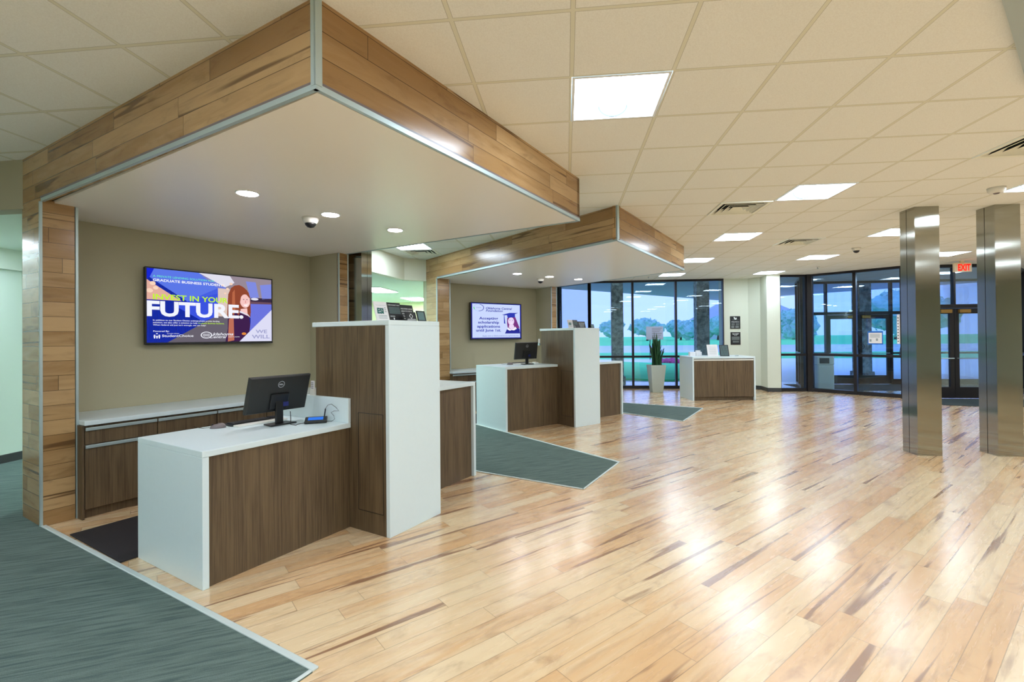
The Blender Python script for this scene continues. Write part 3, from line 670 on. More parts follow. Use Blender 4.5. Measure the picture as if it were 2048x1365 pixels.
    c.text('Powered By:', .042, .15, .855, .02, wt, 12, .01); c.text('Credit Union', .135, .22, .885, .014, wt, 12); c.text('StudentChoice', .10, .325, .925, .034, wt, 12, .01)
    for x in (.05, .066, .082): c.ell(x, .9-.02*(x == .066), .006, .006, wt, 12); c.poly([(x-.007, .91), (x+.007, .91), (x+.003, .945), (x-.003, .945)], wt, 12)
    c.ring(.425, .9, .045, .045*1.1, .008, wt, 12); c.ring(.425, .9, .028, .03, .003, wt, 12)
    c.rect(.405, .892, .445, .9, wt, 12); c.rect(.405, .906, .445, .91, wt, 12)
    c.text('klahoma', .475, .645, .905, .042, wt, 12, .012, .3); c.text('Central', .45, .59, .945, .038, wt, 12, .012, .3); c.text('CREDIT UNION', .6, .70, .935, .014, wt, 12, 0, .3)
    c.text('WE', .845, .955, .87, .055, lav, 12, .02); c.text('WILL', .81, .98, .955, .06, lav, 12, .02)
def draw2(c, mi):
    c.rect(0, 0, 1, 1, mi('bluerim', (20, 40, 230)), 0); c.rect(.02, .02, .98, .975, mi('paleblue', (204, 218, 255)), 1)
    nv = mi('navy', (24, 32, 168)); gr = mi('green', (60, 220, 110))
    c.ring(.145, .13, .1, .1, .012, nv, 3, -1.4, 1.6); c.ring(.145, .13, .1, .1, .006, mi('aqua2', (150, 200, 240)), 3, 1.6, 4.9); c.ring(.145, .13, .1, .1, .014, gr, 4, 2.6, 3.3); c.rect(.09, .125, .19, .13, nv, 3)
    c.text('Oklahoma Central', .28, .81, .165, .06, nv, 3, .02, .25); c.text('Foundation', .28, .62, .235, .06, nv, 3, .02, .25)
    c.text('Accepting', .15, .52, .46, .075, nv, 3, .02); c.text('scholarship', .13, .54, .575, .075, nv, 3, .02); c.text('applications', .11, .56, .69, .075, nv, 3, .02); c.text('until June 1st.', .09, .58, .80, .075, nv, 3, .02)
    c.text('Apply now at OklahomaCentral.org/Scholarship', .21, .95, .94, .03, nv, 3, .0)
    gown = mi('gown', (44, 48, 150)); cap = mi('cap', (50, 62, 180)); skin = mi('skin2', (236, 216, 246)); hair = mi('maroon', (124, 56, 130))
    c.poly([(.66, .86), (.70, .74), (.78, .68), (.9, .68), (.97, .72), (.98, .86)], gown, 2)
    c.poly([(.71, .40), (.88, .38), (.92, .52), (.97, .7), (.72, .72), (.705, .55)], hair, 3)
    c.ell(.79, .5, .065, .115, skin, 4); c.poly([(.75, .6), (.84, .6), (.86, .68), (.8, .76), (.74, .68)], skin, 4)
    c.poly([(.72, .68), (.8, .76), (.76, .78), (.71, .74)], mi('collar', (246, 244, 255)), 5); c.poly([(.88, .66), (.8, .76), (.85, .77), (.91, .72)], mi('collar', 0), 5)
    c.poly([(.60, .32), (.76, .255), (.94, .25), (.86, .295), (.66, .33)], cap, 6); c.poly([(.70, .31), (.87, .29), (.875, .38), (.72, .40)], cap, 6)
    c.poly([(.64, .33), (.65, .33), (.67, .58), (.64, .56)], cap, 6)
    for x in (.765, .82): c.ell(x, .47, .012, .007, gown, 7)
    c.poly([(.77, .55), (.825, .545), (.815, .565), (.785, .57)], mi('collar', 0), 7)

def card_sign(F, b, a0, a1, h, z, lab, kind, tilt=.28):
    """clear slant back sign holder with a printed card, face towards +x"""
    t = thing('sign_holder', lab, 'sign', F, b, (a0+a1)/2, z)
    W = a1-a0; st, ct = math.sin(tilt), math.cos(tilt)
    P = lambda s, q, o: (b-q*st+o*ct, s, z+q*ct+o*st)      # s along y, q up the slope
    m = MB(); vs = [P(a0, 0, 0), P(a1, 0, 0), P(a1, h, 0), P(a0, h, 0), P(a0, 0, -.004), P(a1, 0, -.004), P(a1, h, -.004), P(a0, h, -.004)]
    m.add(vs, [(0, 1, 2, 3), (4, 7, 6, 5), (0, 4, 5, 1), (1, 5, 6, 2), (2, 6, 7, 3), (3, 7, 4, 0)])
    m.box(b-.055, b+.004, a0, a1, z, z+.003)
    dk = kind != 'light' and kind != 'esi'
    m.build('holder', M['ink'] if dk else M['whitep'], t, F)
    m = MB(); c = Canvas(m, P(a0+.003, h-.003, .0015), (0, 1, 0), Vector(P(0, 0, 0))-Vector(P(0, 1, 0)), W-.006, h-.006, .0008)
    ms = [M['paper'], M['ink'], M['teal'], M['inkt'], M['inkw'], M['slate']]
    c.rect(0, 0, 1, 1, 1 if dk else 0, 0)
    if kind == 'esi':
        c.text('Your savings insured', .12, .9, .2, .05, 3, 1); c.text('ESI', .15, .68, .62, .28, 2, 1, .06, .1)
        for y in (.72, .79, .86): c.rect(.2, y, .86, y+.025, 3, 1)
        for y in (.3, .4, .5): c.rect(.74, y, .88, y+.04, 3, 1)
    elif kind == 'dark':
        c.text('FUNDS AVAILABILITY POLICY', .08, .95, .15, .06, 4, 1, .01)
        for k in range(7): c.rect(.1, .24+.055*k, .92, .265+.055*k, 5, 1)
        c.rect(.1, .72, .45, .78, 3, 1); c.ell(.35, .88, .04, .06, 4, 1)
    elif kind == 'id':
        for k, s in enumerate(("VALID DRIVER'S LICENSE", 'AND/OR STATE ISSUED ID', 'REQUIRED FOR CASH', 'TRANSACTIONS.', 'THANK YOU')): c.text(s, .1+.03*k, .94-.05*k, .26+.15*k, .075, 4, 1, .02)
    elif kind == 'swirl':
        for k in range(4):
            a = k*math.pi/2; c.ring(.5+.07*math.cos(a), .45+.12*math.sin(a), .09, .15, .04, 4, 1, a-1.2, a+1.4, 10)
        c.rect(.12, .78, .9, .82, 4, 1); c.rect(.06, .87, .95, .91, 4, 1)
    elif kind == 'small': c.rect(.1, .1, .85, .88, 5, 1)
    elif kind == 'light':
        c.text('Member information', .15, .85, .16, .05, 3, 1)
        for k in range(8): c.rect(.15, .26+.08*k, .85, .275+.08*k, 3, 1)
    elif kind == 'pattern':
        for k in range(9):
            for q in range(6): c.ell(.15+.14*q, .1+.1*k, .05, .055, 5, 1, 8)
    m.build('card', ms, t, F)
    return t
def monitor(x, y, zc, yaw, tilt, z0, lab, F):
    t = thing('computer_monitor', lab, 'monitor', WF, x, y, z0, 'desk monitors seen from behind')
    r = Vector((math.cos(yaw), math.sin(yaw), 0)); n = Vector((-math.sin(yaw), math.cos(yaw), 0))
    upv = Vector((0, 0, 1))*math.cos(tilt)+n*math.sin(tilt); nn = r.cross(upv)      # nn points at the camera side (the back)
    c = Vector((x, y, zc)); w, h = .257, .152
    mm = Matrix.Identity(4)
    for i, ax in enumerate((r, upv, nn)):
        for k in range(3): mm[k][i] = ax[k]
    mm.translation = c
    class Q: pass
    FQ = Q(); FQ.m = mm
    m = MB()
    def sq(z, s): return [(-w*s, -h*s, z), (w*s, -h*s, z), (w*s, h*s, z), (-w*s, h*s, z)]
    m.add(sq(-.022, 1)+sq(0.0, 1)+sq(.012, .955), [(0, 3, 2, 1)]+[(i, (i+1) % 4, 4+(i+1) % 4, 4+i) for i in range(4)]+[(4+i, 4+(i+1) % 4, 8+(i+1) % 4, 8+i) for i in range(4)]+[(8, 9, 10, 11)])
    sh = m.build('shell', M['dblack'], t, FQ, bev=.004)
    B(-.245, .245, -.138, .14, -.0235, -.0222).build('display', M['black'], t, FQ)
    B(-.075, .075, -.125, .01, .012, .03).build('rear_housing', M['black'], t, FQ, bev=.006)
    m = MB(); cv = Canvas(m, (-.03, .115, .0128), (1, 0, 0), (0, -1, 0), .06, .06, .0006)
    cv.ring(.5, .5, .46, .46, .07, 0, 1); cv.text('DELL', .2, .8, .60, .2, 0, 1, .05); m.build('badge', M['silver'], t, FQ)
    cb = c+nn*.02-upv*.06
    Fb = Frame((x, y), -math.degrees(yaw)); back = Vector((nn.x, nn.y)).length
    m = MB(); loc = Fb.m.inverted() @ cb
    m.box(-.03, .03, loc.y-.012, loc.y+.012, z0+.01, zc-.02).build('neck', M['black'], t, Fb, bev=.004)
    m = MB(); m.prism([(-.11, loc.y-.07), (.11, loc.y-.07), (.095, loc.y+.06), (-.095, loc.y+.06)], z0, z0+.012).build('base', M['black'], t, Fb, bev=.004)
    B(.03, .075, loc.y-.012, loc.y+.014, zc-.105, zc-.07).build('video_plug', mat('blue_connector', (24, 34, 110), .4), t, Fb)
    return t
def mouse(F, x, y, z, rz, lab):
    t = thing('computer_mouse', lab, 'mouse', F, x, y, z, rot=rz); FM = Frame((0, 0), 0); FM.m = WM[t.name]
    m = MB(); n = 14; rings = []
    for k in range(6):
        a = k/5*math.pi/2; zz = .034*math.sin(a); s = math.cos(a)**.55 if k < 5 else .02
        rings.append([(.031*s*math.cos(2*math.pi*i/n), .056*s*math.sin(2*math.pi*i/n), zz*(1-.25*math.sin(2*math.pi*i/n)*.6)) for i in range(n)])
    vs = [v for R in rings for v in R]; fs = [tuple(range(n))[::-1], tuple(range(5*n, 6*n))]
    for i in range(5):
        for k in range(n): fs.append((i*n+k, i*n+(k+1) % n, (i+1)*n+(k+1) % n, (i+1)*n+k))
    m.add(vs, fs, 0, True); m.build('shell', M['grey'], t, FM)
    MB().tube([(0, .03, .031), (0, .042, .027)], .005, 8).build('wheel', M['black'], t, FM)
    MB().tube([(0, .055, .01), (.02, .1, .004), (.08, .14, .003), (.14, .17, .003)], .0018, 6).build('cord', M['black'], t, FM)
def keyboard(F, x, y, z, L, W, rz, lab):
    t = thing('computer_keyboard', lab, 'keyboard', F, x, y, z, rot=rz); FK = Frame((0, 0), 0); FK.m = WM[t.name]
    B(-W/2, W/2, -L/2, L/2, .002, .016).build('case', M['black'], t, FK, bev=.003)
    m = MB()
    for r in range(6):
        for k in range(18):
            if k in (14,): continue
            m.box(-W/2+.012+r*(W-.02)/6, -W/2+.012+(r+.82)*(W-.02)/6, -L/2+.012+k*(L-.02)/18, -L/2+.012+(k+.84)*(L-.02)/18, .016, .022)
    m.build('keys', M['dblack'], t, FK)
    B(W/2, W/2+.07, -L/2, L/2, 0, .014).build('palm_rest', M['grey'] if False else M['whitep'], t, FK, bev=.004)

def bay(F, n, da, db, dh, ord_):
    near = n == 1
    # --- canopy with posts
    xf = 0.0; L = 3.06 if near else 3.09; xs = .0 if near else -1.13; xp = -3.5 if near else -4.6; y0p = -.06
    foot = [(xf, 0), (xs, L), (xp-.1, L), (xp-.1, 0)]
    t = thing('teller_canopy', '%s wood clad canopy with two posts framing a teller bay' % ('nearest large' if near else 'farther'), 'canopy', F, -1.8 if near else -2.4, 1.5, 0, 'wood clad canopies over the teller bays')
    h = .06
    def seg(nme, p, q, th):
        MB().wallseg(p, q, th, SF+.02, CE).build(nme, M['wood'], t, F)
    seg('fascia', foot[0], foot[1], h); seg('fascia', (xp-.46, -.06), (0, 0), h); seg('fascia', foot[1], (xp-.4, L), h)
    MB().prism([(xf-.03, .03), (xs-.03, L-.03), (xp-.6, L-.03), (xp-.6, .03)], SF+.004, SF+.03).build('soffit_panel', M['soffit'], t, F)
    tr = MB().wallseg((0.004, -.004), (xs+.004, L+.004), .022, SF, SF+.028); tr.wallseg((xp-.0, -.056), (.004, -.004), .022, SF, SF+.028); tr.wallseg((xs+.004, L+.004), (xp, L+.004), .022, SF, SF+.028)
    tr.build('edge_trim', M['trim'], t, F)
    tg_ = MB().wallseg((0.002, -.002), (xs+.002, L+.002), .02, SF+.029, SF+.042); tg_.wallseg((xp-.0, -.058), (.002, -.002), .02, SF+.029, SF+.042); tg_.build('trim_reveal', M['grey'], t, F)
    B(-.03, .005, -.006, .002, SF+.02, CE).box(-.004, .007, -.006, .03, SF+.02, CE).build('corner_trim', M['trim'], t, F)
    for k, (ya, yb) in enumerate(((-.06, .18), (2.92, 3.08))):
        if not near: ya, yb = ((-.06, .24), (2.95, 3.12))[k]
        m = MB(); d = .46 if k == 0 else .2
        if k == 0: m.box(xp-d, xp, ya+.002, yb-.02, 0, SF+.019)
        else: m.box(xp-.03, xp, ya, yb, 0, SF+.019); m.box(xp-.46, xp-.03, yb-.02, yb, 0, SF+.019)
        p = m.build('post', M['wood'], t, F)
        m = MB(); 
        for yy, sg in ((ya, -1), (yb, 1)):
            m.box(xp-.018, xp+.004, yy-(.004 if sg < 0 else .014), yy+(.014 if sg < 0 else .004), 0, SF)
        m.build('post_trim', M['trim'], p, F)
    # --- niche walls
    bw = -4.12 if near else -5.22; a0, a1 = (.17, 2.93) if near else (.2, 3.0)
    m = MB(); m.box(bw-.1, bw, .0, 3.07, 0, CE); struct(m.build('wall_niche_rear', M['taupe'], None, F))
    m = MB(); m.box(bw, xp-.035, a1-.012, a1+.1, 0, SF+.01); struct(m.build('wall_niche_side', M['taupe'], None, F))
    m = MB(); m.box(bw, xp-.465, .0, a0-.004, 0, CE); struct(m.build('wall_niche_left', M['taupe'], None, F))
    # --- downlights and dome camera
    for k, (a, b) in enumerate(((.74, -1.86), (1.53, -1.87), (2.33, -1.84)) if near else ((.84, -3.14), (1.64, -3.15), (2.41, -3.14))):
        q = thing('recessed_downlight', 'round recessed downlight in the %s canopy, %s of its three' % ('nearest' if near else 'farther', ('leftmost', 'middle', 'rightmost')[k]), 'downlight', F, b, a, SF-.003, 'round downlights in the canopy soffits')
        MB().lathe([(.078, -.002), (.085, -.004), (.088, .004)], (b, a, SF), 32).build('trim_ring', M['lframe'], q, F)
        MB().lathe([(.001, -.006), (.074, -.0045), (.076, -.002)], (b, a, SF), 32).build('lens', M['down'], q, F)
    a, b = (1.51, -2.14) if near else (1.70, -3.50)
    dome(F, b, a, SF+.003, 'small white dome camera under the %s canopy soffit' % ('nearest' if near else 'farther'))
    # --- television
    if near: tv(F, -4.03, .885, 2.30, 1.49, 2.328, 'wall television showing a blue and white FUTURE advertisement in the nearest bay', draw1)
    else: tv(F, -5.1, 1.03, 2.44, 1.48, 2.318, 'wall television showing a graduate and a scholarship notice in the farther bay', draw2)
    # --- rear worktop and cabinets
    bf = bw+.73; zt = .81
    m = MB(); m.box(bw+.002, bf+.02, a0+.015, a1-.015, zt, zt+.04)
    setp(m.build('rear_worktop', M['white'], None, F, bev=.004), 'long white worktop on the cabinets along the back wall of the %s bay' % ord_, 'worktop')
    n_c = 5; cw = (a1-a0-.04)/n_c
    for k in range(n_c):
        y0 = a0+.02+k*cw; y1 = y0+cw
        cb = thing('base_cabinet', 'dark wood cabinet unit under the rear worktop of the %s bay, %s' % (ord_, ('leftmost', 'second from left', 'third from left', 'fourth from left', 'rightmost')[k]), 'cabinet', F, (bw+bf)/2, (y0+y1)/2, 0, 'dark cabinets under the rear worktops')
        m = MB(); m.box(bw+.01, bf-.02, y0+.001, y1-.001, .08, zt-.002).box(bw+.01, bf-.05, y0+.001, y1-.001, 0, .08); m.build('body', M['lam'], cb, F)
        d = B(bf-.02, bf, y0+.004, y1-.004, .645, .785).build('drawer', M['lam'], cb, F, bev=.001)
        B(bf-.004, bf+.014, y0+.006, y1-.006, .762, .79).build('handle', M['trim'], d, F, bev=.003)
        d = B(bf-.02, bf, y0+.004, y1-.004, .085, .635).build('door', M['lam'], cb, F, bev=.001)
        B(bf-.004, bf+.014, y0+.006, y1-.006, .61, .638).build('handle', M['trim'], d, F, bev=.003)
    if near:
        st = B(bw+.02, bf+.002, a0+.003, a0+.018, 0, zt-.002); setp(st.build('cabinet_end_panel', M['lam'], None, F), 'narrow dark wood end panel beside the left post of the nearest bay', 'panel')
    # --- desk
    x0, x1 = -2.13+db, -1.245+db; y0, y1 = (.10, 1.23) if near else (.0, 1.14)
    zt = dh; wt = .04
    g = 'white and dark wood teller desks'
    t = thing('teller_desk', '%s teller desk with white top and white end panel over dark wood front' % ('nearest low' if near else 'farther raised'), 'desk', F, (x0+x1)/2, (y0+y1)/2, 0, g)
    B(x0, x1, y0, y1-.002, zt-wt, zt).build('desk_top', M['white'], t, F, bev=.004)
    B(x0, x1, y0, y0+wt, 0, zt-wt).build('end_panel', M['white'], t, F, bev=.003)
    B(x1-.045, x1-.022, y0+wt, y1-.002, 0, zt-wt).build('front_panel', M['lam'], t, F)
    if near: B(x0, x1, y1-.028, y1-.002, zt, zt+.2).build('upstand', M['white'], t, F, bev=.003)
    # --- tall unit
    tx0, tx1 = -1.74+db, -.81+db; ty0, ty1 = y1, y1+.60
    t = thing('tall_counter', 'tall dark wood unit with white top and white front slab, %s' % ('in the nearest bay' if near else 'in the farther bay'), 'counter', F, (tx0+tx1)/2, (ty0+ty1)/2, 0, 'tall counter units between desk and side counter')
    B(tx0+.05, tx1-.042, ty0+.001, ty1-.001, 0, 1.644).build('cabinet_body', M['lam'], t, F)
    B(tx0-.0, tx1, ty0-.0, ty1+.0, 1.645, 1.685).build('top', M['white'], t, F, bev=.004)
    B(tx1-.04, tx1, ty0, ty1, 0, 1.645).build('front_slab', M['white'], t, F, bev=.003)
    gp = MB(); xa, xb, za, zb = tx1-.35, tx1-.07, .165, .945; yy = ty0+.001
    for q in ((xa, xb, zb-.002, zb+.002), (xa, xb, za-.002, za+.002)): gp.box(q[0], q[1], yy-.002, yy, q[2], q[3])
    gp.box(xa-.002, xa+.002, yy-.002, yy, za, zb).box(xb-.002, xb+.002, yy-.002, yy, za, zb)
    gp.build('access_panel_gap', M['black'], t, F)
    # --- right counter
    y0r, y1r = ty1, (2.92 if near else 2.82)
    rx0, rx1 = -2.13+db, -1.215+db; zr = 1.045
    t = thing('side_counter', 'white topped dark wood counter right of the tall unit, %s' % ('nearest bay' if near else 'farther bay'), 'counter', F, (rx0+rx1)/2, (y0r+y1r)/2, 0, 'side counters with white end panel')
    B(rx0, rx1, y0r+.001, y1r, zr-wt, zr).build('top', M['white'], t, F, bev=.004)
    B(rx0, rx1, y1r-wt, y1r, 0, zr-wt).build('end_panel', M['white'], t, F, bev=.003)
    B(rx1-.06, rx1-.035, y0r+.001, y1r-wt, 0, zr-wt).build('front_panel', M['lam'], t, F)
bay(G1, 1, 0, 0, .855, 'nearest')
bay(G2, 2, -.09, -1.13, 1.05, 'farther')

# sign holders
z = 1.685
card_sign(G1, -.99, 1.275, 1.42, .165, z, 'white ESI insurance sign on the nearest tall counter', 'esi')
card_sign(G1, -1.0, 1.425, 1.585, .165, z, 'black policy sign second from left on the nearest tall counter', 'dark')
card_sign(G1, -1.06, 1.62, 1.80, .158, z, 'black identification notice card at the back of the nearest tall counter', 'id')
card_sign(G1, -.93, 1.55, 1.68, .085, z, 'small black card with white swirl emblem on the nearest tall counter', 'swirl')
card_sign(G1, -.93, 1.69, 1.80, .1, z, 'smallest grey printed card at the right end of the nearest tall counter', 'small')
card_sign(G2, -2.12, 1.17, 1.29, .15, z, 'small white ESI insurance sign on the farther tall counter', 'esi')
card_sign(G2, -2.14, 1.295, 1.43, .15, z, 'black policy sign beside the white one on the farther tall counter', 'dark')
card_sign(G2, -2.16, 1.45, 1.63, .125, z, 'black identification notice card on the farther tall counter', 'id')
card_sign(G2, -2.05, 1.645, 1.73, .07, z, 'smallest dark card at the right end of the farther tall counter', 'small')

# desk equipment, nearest bay
monitor(-2.32, 3.65, 1.102, 1.107, -.30, .855, 'black computer monitor on the nearest desk, tilted, seen from behind', G1)
mouse(G1, -1.985, .57, .855, 2.6, 'grey computer mouse at the left of the nearest desk')
keyboard(G1, -1.985, .86, .855, .42, .13, .0, 'black keyboard with pale palm rest on the nearest desk')
t = thing('signature_pad', 'black electronic signature pad with glowing blue screen on the nearest desk', 'signature pad', G1, -1.5, 1.09, .855)
FP = Frame((0, 0), 0); FP.m = G1.m @ Matrix.Translation((-1.50, 1.09, .855)) @ Matrix.Rotation(math.radians(-40), 4, 'Z') @ Matrix.Rotation(math.radians(10), 4, 'Y') @ Matrix.Translation((0, 0, .0125))
B(-.06, .06, -.085, .085, 0, .022).build('case', M['black'], t, FP, bev=.006)
B(-.035, .03, -.06, .055, .022, .0235).build('screen', emit('pad_screen_blue', (60, 130, 245), .9), t, FP)
m = MB(); pts = [G1.w(-1.50, 1.165, .872), G1.w(-1.49, 1.172, .96)]
MB().tube([tuple(p) for p in pts], .005, 8).build('stylus', M['black'], t)
pc = [(-1.49, 1.172, .96), (-1.47, 1.18, .99), (-1.43, 1.185, 1.0), (-1.38, 1.19, .975), (-1.345, 1.19, .95), (-1.40, 1.185, .945), (-1.43, 1.18, .93), (-1.39, 1.175, .91), (-1.37, 1.17, .885), (-1.40, 1.16, .862), (-1.44, 1.14, .862)]
MB().tube([tuple(G1.w(*q)) for q in pc], .0018, 6).build('cord', M['black'], t)
MB().tube([tuple(G1.w(*q)) for q in [(-1.54, 1.02, .862), (-1.56, .96, .858), (-1.53, .93, .858), (-1.60, .93, .858), (-1.66, .97, .90), (-1.68, .98, .95)]], .0028, 6).build('cable', M['black'], t)
t = thing('card_holder', 'clear holder with printed cards behind the nearest monitor, on the white upstand', 'card holder', G1, -1.70, 1.215, 1.055)
B(-1.74, -1.685, 1.205, 1.226, 1.055, 1.11).build('tray', M['whitep'], t, G1)
m = B(-1.735, -1.69, 1.212, 1.218, 1.075, 1.18)
for k in range(5): m.box(-1.73, -1.70, 1.2105, 1.212, 1.1+.015*k, 1.104+.015*k, mi=1)
m.build('card', [M['paper'], M['ink']], t, G1)
setp(B(-3.07, -2.14, .0, 2.6, 0.001, .012).build('floor_mat', M['mat'], None, G1, bev=.004), 'black rubber standing mat on the floor behind the nearest desk', 'mat')
setp(B(-4.2, -3.27, .0, 2.6, 0.001, .012).build('floor_mat', M['mat'], None, G2, bev=.004), 'black rubber standing mat behind the farther desk', 'mat')

# desk equipment, farther bay
monitor(-.713, 8.488, 1.292, .781, -.151, 1.05, 'black computer monitor on the farther raised desk, seen from behind', G2)
mouse(G2, -2.888, .471, 1.05, 2.4, 'small dark computer mouse on the farther desk left of its monitor')
keyboard(G2, -3.06, .80, 1.05, .42, .13, 0, 'low black keyboard on the farther desk behind the monitor base')
setp(B(-2.95, -2.86, 1.02, 1.10, 1.05, 1.075).build('paper_tray', M['whitep'], None, G2, bev=.003), 'small flat white box at the back of the farther desk', 'box')
t = thing('card_reader', 'small white card holder fixed to the edge of the farther tall counter', 'card holder', G2, -2.86, 1.125, 1.40)
B(-2.875, -2.835, 1.10, 1.139, 1.38, 1.42).build('tray', M['trim'], t, G2); B(-2.87, -2.84, 1.11, 1.13, 1.42, 1.50).build('card', M['paper'], t, G2)
t = thing('side_monitor', 'edge of a dark monitor showing behind the farther tall counter', 'monitor', G2, -2.62, 2.15, 1.045)
B(-2.64, -2.61, 1.90, 2.4, 1.15, 1.42).build('shell', M['dblack'], t, G2, bev=.004); B(-2.65, -2.62, 2.12, 2.18, 1.05, 1.16).build('neck', M['black'], t, G2); B(-2.73, -2.55, 2.05, 2.25, 1.045, 1.057).build('base', M['black'], t, G2, bev=.003)

# ------------------------------------------------------------------ info cabinet by the window
FC = Frame((2.93, 11.58), -7); W_, D_ = 1.49, .85
t = thing('reception_cabinet', 'freestanding white framed cabinet with two dark wood doors near the far window', 'cabinet', FC, W_/2, D_/2)
B(0, W_, 0, D_, .985, 1.03).build('top', M['white'], t, FC, bev=.004)
B(0, .035, 0, D_, 0, .985).build('side_panel', M['white'], t, FC, bev=.003); B(W_-.035, W_, 0, D_, 0, .985).build('side_panel', M['white'], t, FC, bev=.003)
B(.036, W_-.036, .03, D_-.02, .08, .984).box(.036, W_-.036, .06, D_-.05, 0, .08).build('body', M['lam'], t, FC)
for k in range(2):
    xa = .04+k*(W_-.08)/2; xb = xa+(W_-.08)/2
    d = B(xa+.004, xb-.004, .01, .03, .09, .935).build('door', M['lam'], t, FC, bev=.001)
    B(xa+.003, xb-.003, .0, .02, .936, .968).build('handle', M['whitep'], d, FC, bev=.003)
def table_sign(x0, x1, y, z, h, lab, kind):
    Fs = Frame(tuple((FC.w((x0+x1)/2, y))[:2]), FC.phi+90+0); w = x1-x0
    Fs.m = FC.m @ Matrix.Translation((0, 0, 0)) @ Matrix(((0, 1, 0, 0), (-1, 0, 0, 0), (0, 0, 1, 0), (0, 0, 0, 1)))
    # in this frame +x faces the lobby and y runs to the right
    return card_sign(Fs, -y, x0, x1, h, z, lab, kind)
table_sign(.46, .72, .22, 1.03, .29, 'tall white flyer holder on the freestanding cabinet', 'light')
table_sign(.76, .98, .22, 1.03, .28, 'black framed card with grey pattern on the freestanding cabinet', 'pattern')
for k, (xa, xb) in enumerate(((.14, .28), (.29, .43))):
    o = B(xa, xb, .5, .62, 1.03, 1.13); setp(o.build('brochure_box', M['paper'], None, FC, bev=.003), 'low white brochure box on the freestanding cabinet, %s' % ('left one at the end' if k == 0 else 'right one next to the flyer'), 'box')
setp(B(.36, .46, .66, .74, 1.03, 1.16).build('brochure_box', M['paper'], None, FC, bev=.003), 'white brochure box at the back of the cabinet behind the flyer', 'box')
setp(MB().tube([tuple(FC.w(1.15, .3, 1.036)), tuple(FC.w(1.25, .33, 1.036))], .005, 8).build('pen', M['slate']), 'small pen lying on the freestanding cabinet top', 'pen')

# potted snake plant
FPl = Frame((2.42, 13.35), -8)
t = thing('potted_plant', 'snake plant in a tall tapered grey planter before the far window', 'plant', FPl, 0, 0)
m = MB()
def sqr(r, z): return [(-r, -r, z), (r, -r, z), (r, r, z), (-r, r, z)]
prof = [(.135, 0), (.14, .01), (.205, .73), (.205, .74), (.185, .74), (.18, .68)]
vs = [q for r, z_ in prof for q in sqr(r, z_)]
m.add(vs, [(3, 2, 1, 0)]+[(i*4+k, i*4+(k+1) % 4, (i+1)*4+(k+1) % 4, (i+1)*4+k) for i in range(5) for k in range(4)]); m.build('pot', M['planter'], t, FPl, bev=.004)
m = MB(); n = 9
m.add([(-.18+.36*i/(n-1), -.18+.36*j/(n-1), .70+random.uniform(-.01, .035)) for j in range(n) for i in range(n)], [(j*n+i, j*n+i+1, (j+1)*n+i+1, (j+1)*n+i) for j in range(n-1) for i in range(n-1)], 0, True)
m.build('soil', M['soil'], t, FPl)
for k in range(34):
    a = random.uniform(0, 6.28); r = random.uniform(.01, .13); hh = (.98-r*3.6)*random.uniform(.75, 1.05); x, y = r*math.cos(a), r*math.sin(a); tw = random.uniform(0, 3.1)
    m = MB(); L_ = 9; lv = []
    for i in range(L_+1):
        s = i/L_; w = .038*(1-.15*(1-s))*(math.sin(math.pi*min(1, .35+s*.65))**.6 if s < 1 else 0)+.0008
        ang = tw+.5*s; cx = x+x*1.0*s*s+.01*math.sin(5*s+k); cy = y+y*1.0*s*s; dx, dy = math.cos(ang)*w, math.sin(ang)*w; nx, ny = -math.sin(ang)*.008, math.cos(ang)*.008
        lv += [(cx-dx, cy-dy, .70+hh*s), (cx+nx, cy+ny, .70+hh*s), (cx+dx, cy+dy, .70+hh*s), (cx-nx*.2, cy-ny*.2, .70+hh*s)]
    m.add(lv, [(i*4+q, i*4+(q+1) % 4, (i+1)*4+(q+1) % 4, (i+1)*4+q) for i in range(L_) for q in range(4)], 0, True)
    m.build('leaf', M['leaf'], t, FPl)

# wall plaques and outlet on the far white wall
def plaque(x0, x1, z0, z1, lab, k):
    Fw = Frame((4.46, 14.2), -math.degrees(math.atan2(.08, .71))); t = thing('wall_plaque', lab, 'plaque', Fw, (x0+x1)/2, -.012, z0, 'black plaques on the far white wall')
    B(x0, x1, -.014, -.002, z0, z1).build('plate', M['ink'], t, Fw, bev=.002)
    m = MB(); c = Canvas(m, (x0, -.0145, z1), (1, 0, 0), (0, 0, -1), x1-x0, z1-z0, .0008)
    if k == 0:
        for q in range(6): c.ell(.5+.1*math.cos(q), .17+.06*math.sin(q*1.7), .06, .06, 0, 1, 10)
        c.rect(.2, .28, .85, .295, 1, 1); c.text('FEDERALLY INSURED TO', .12, .88, .44, .035, 0, 1, .02); c.text('AT LEAST $250,000', .12, .88, .5, .035, 0, 1, .02)
        for y in (.58, .63, .68): c.rect(.12, y, .45, y+.02, 1, 1); c.rect(.55, y, .88, y+.02, 1, 1)
        for y in (.76, .81, .86, .9): c.rect(.1, y, .4, y+.025, 1, 1); c.rect(.5, y, .85, y+.025, 1, 1)
    else:
        c.text('EQUAL HOUSING', .15, .85, .13, .05, 0, 1, .02); c.text('EMPLOYMENT', .2, .8, .2, .05, 0, 1, .02); c.text('NOTICE', .35, .65, .27, .05, 0, 1, .02)
        for q in range(7): c.rect(.1, .36+.04*q, .9, .378+.04*q, 1, 1)
        for q in range(4): c.rect(.2, .7+.035*q, .85, .715+.035*q, 1, 1)
    m.build('lettering', [M['inkw'], M['inkt']], t, Fw)
plaque(.19, .48, 1.71, 2.07, 'upper black plaque with a white emblem on the far white wall', 0)
plaque(.20, .48, 1.255, 1.615, 'lower black plaque with white heading on the far white wall', 1)
Fw = Frame((5.17, 14.28), -math.degrees(math.atan2(-.26, .23)))
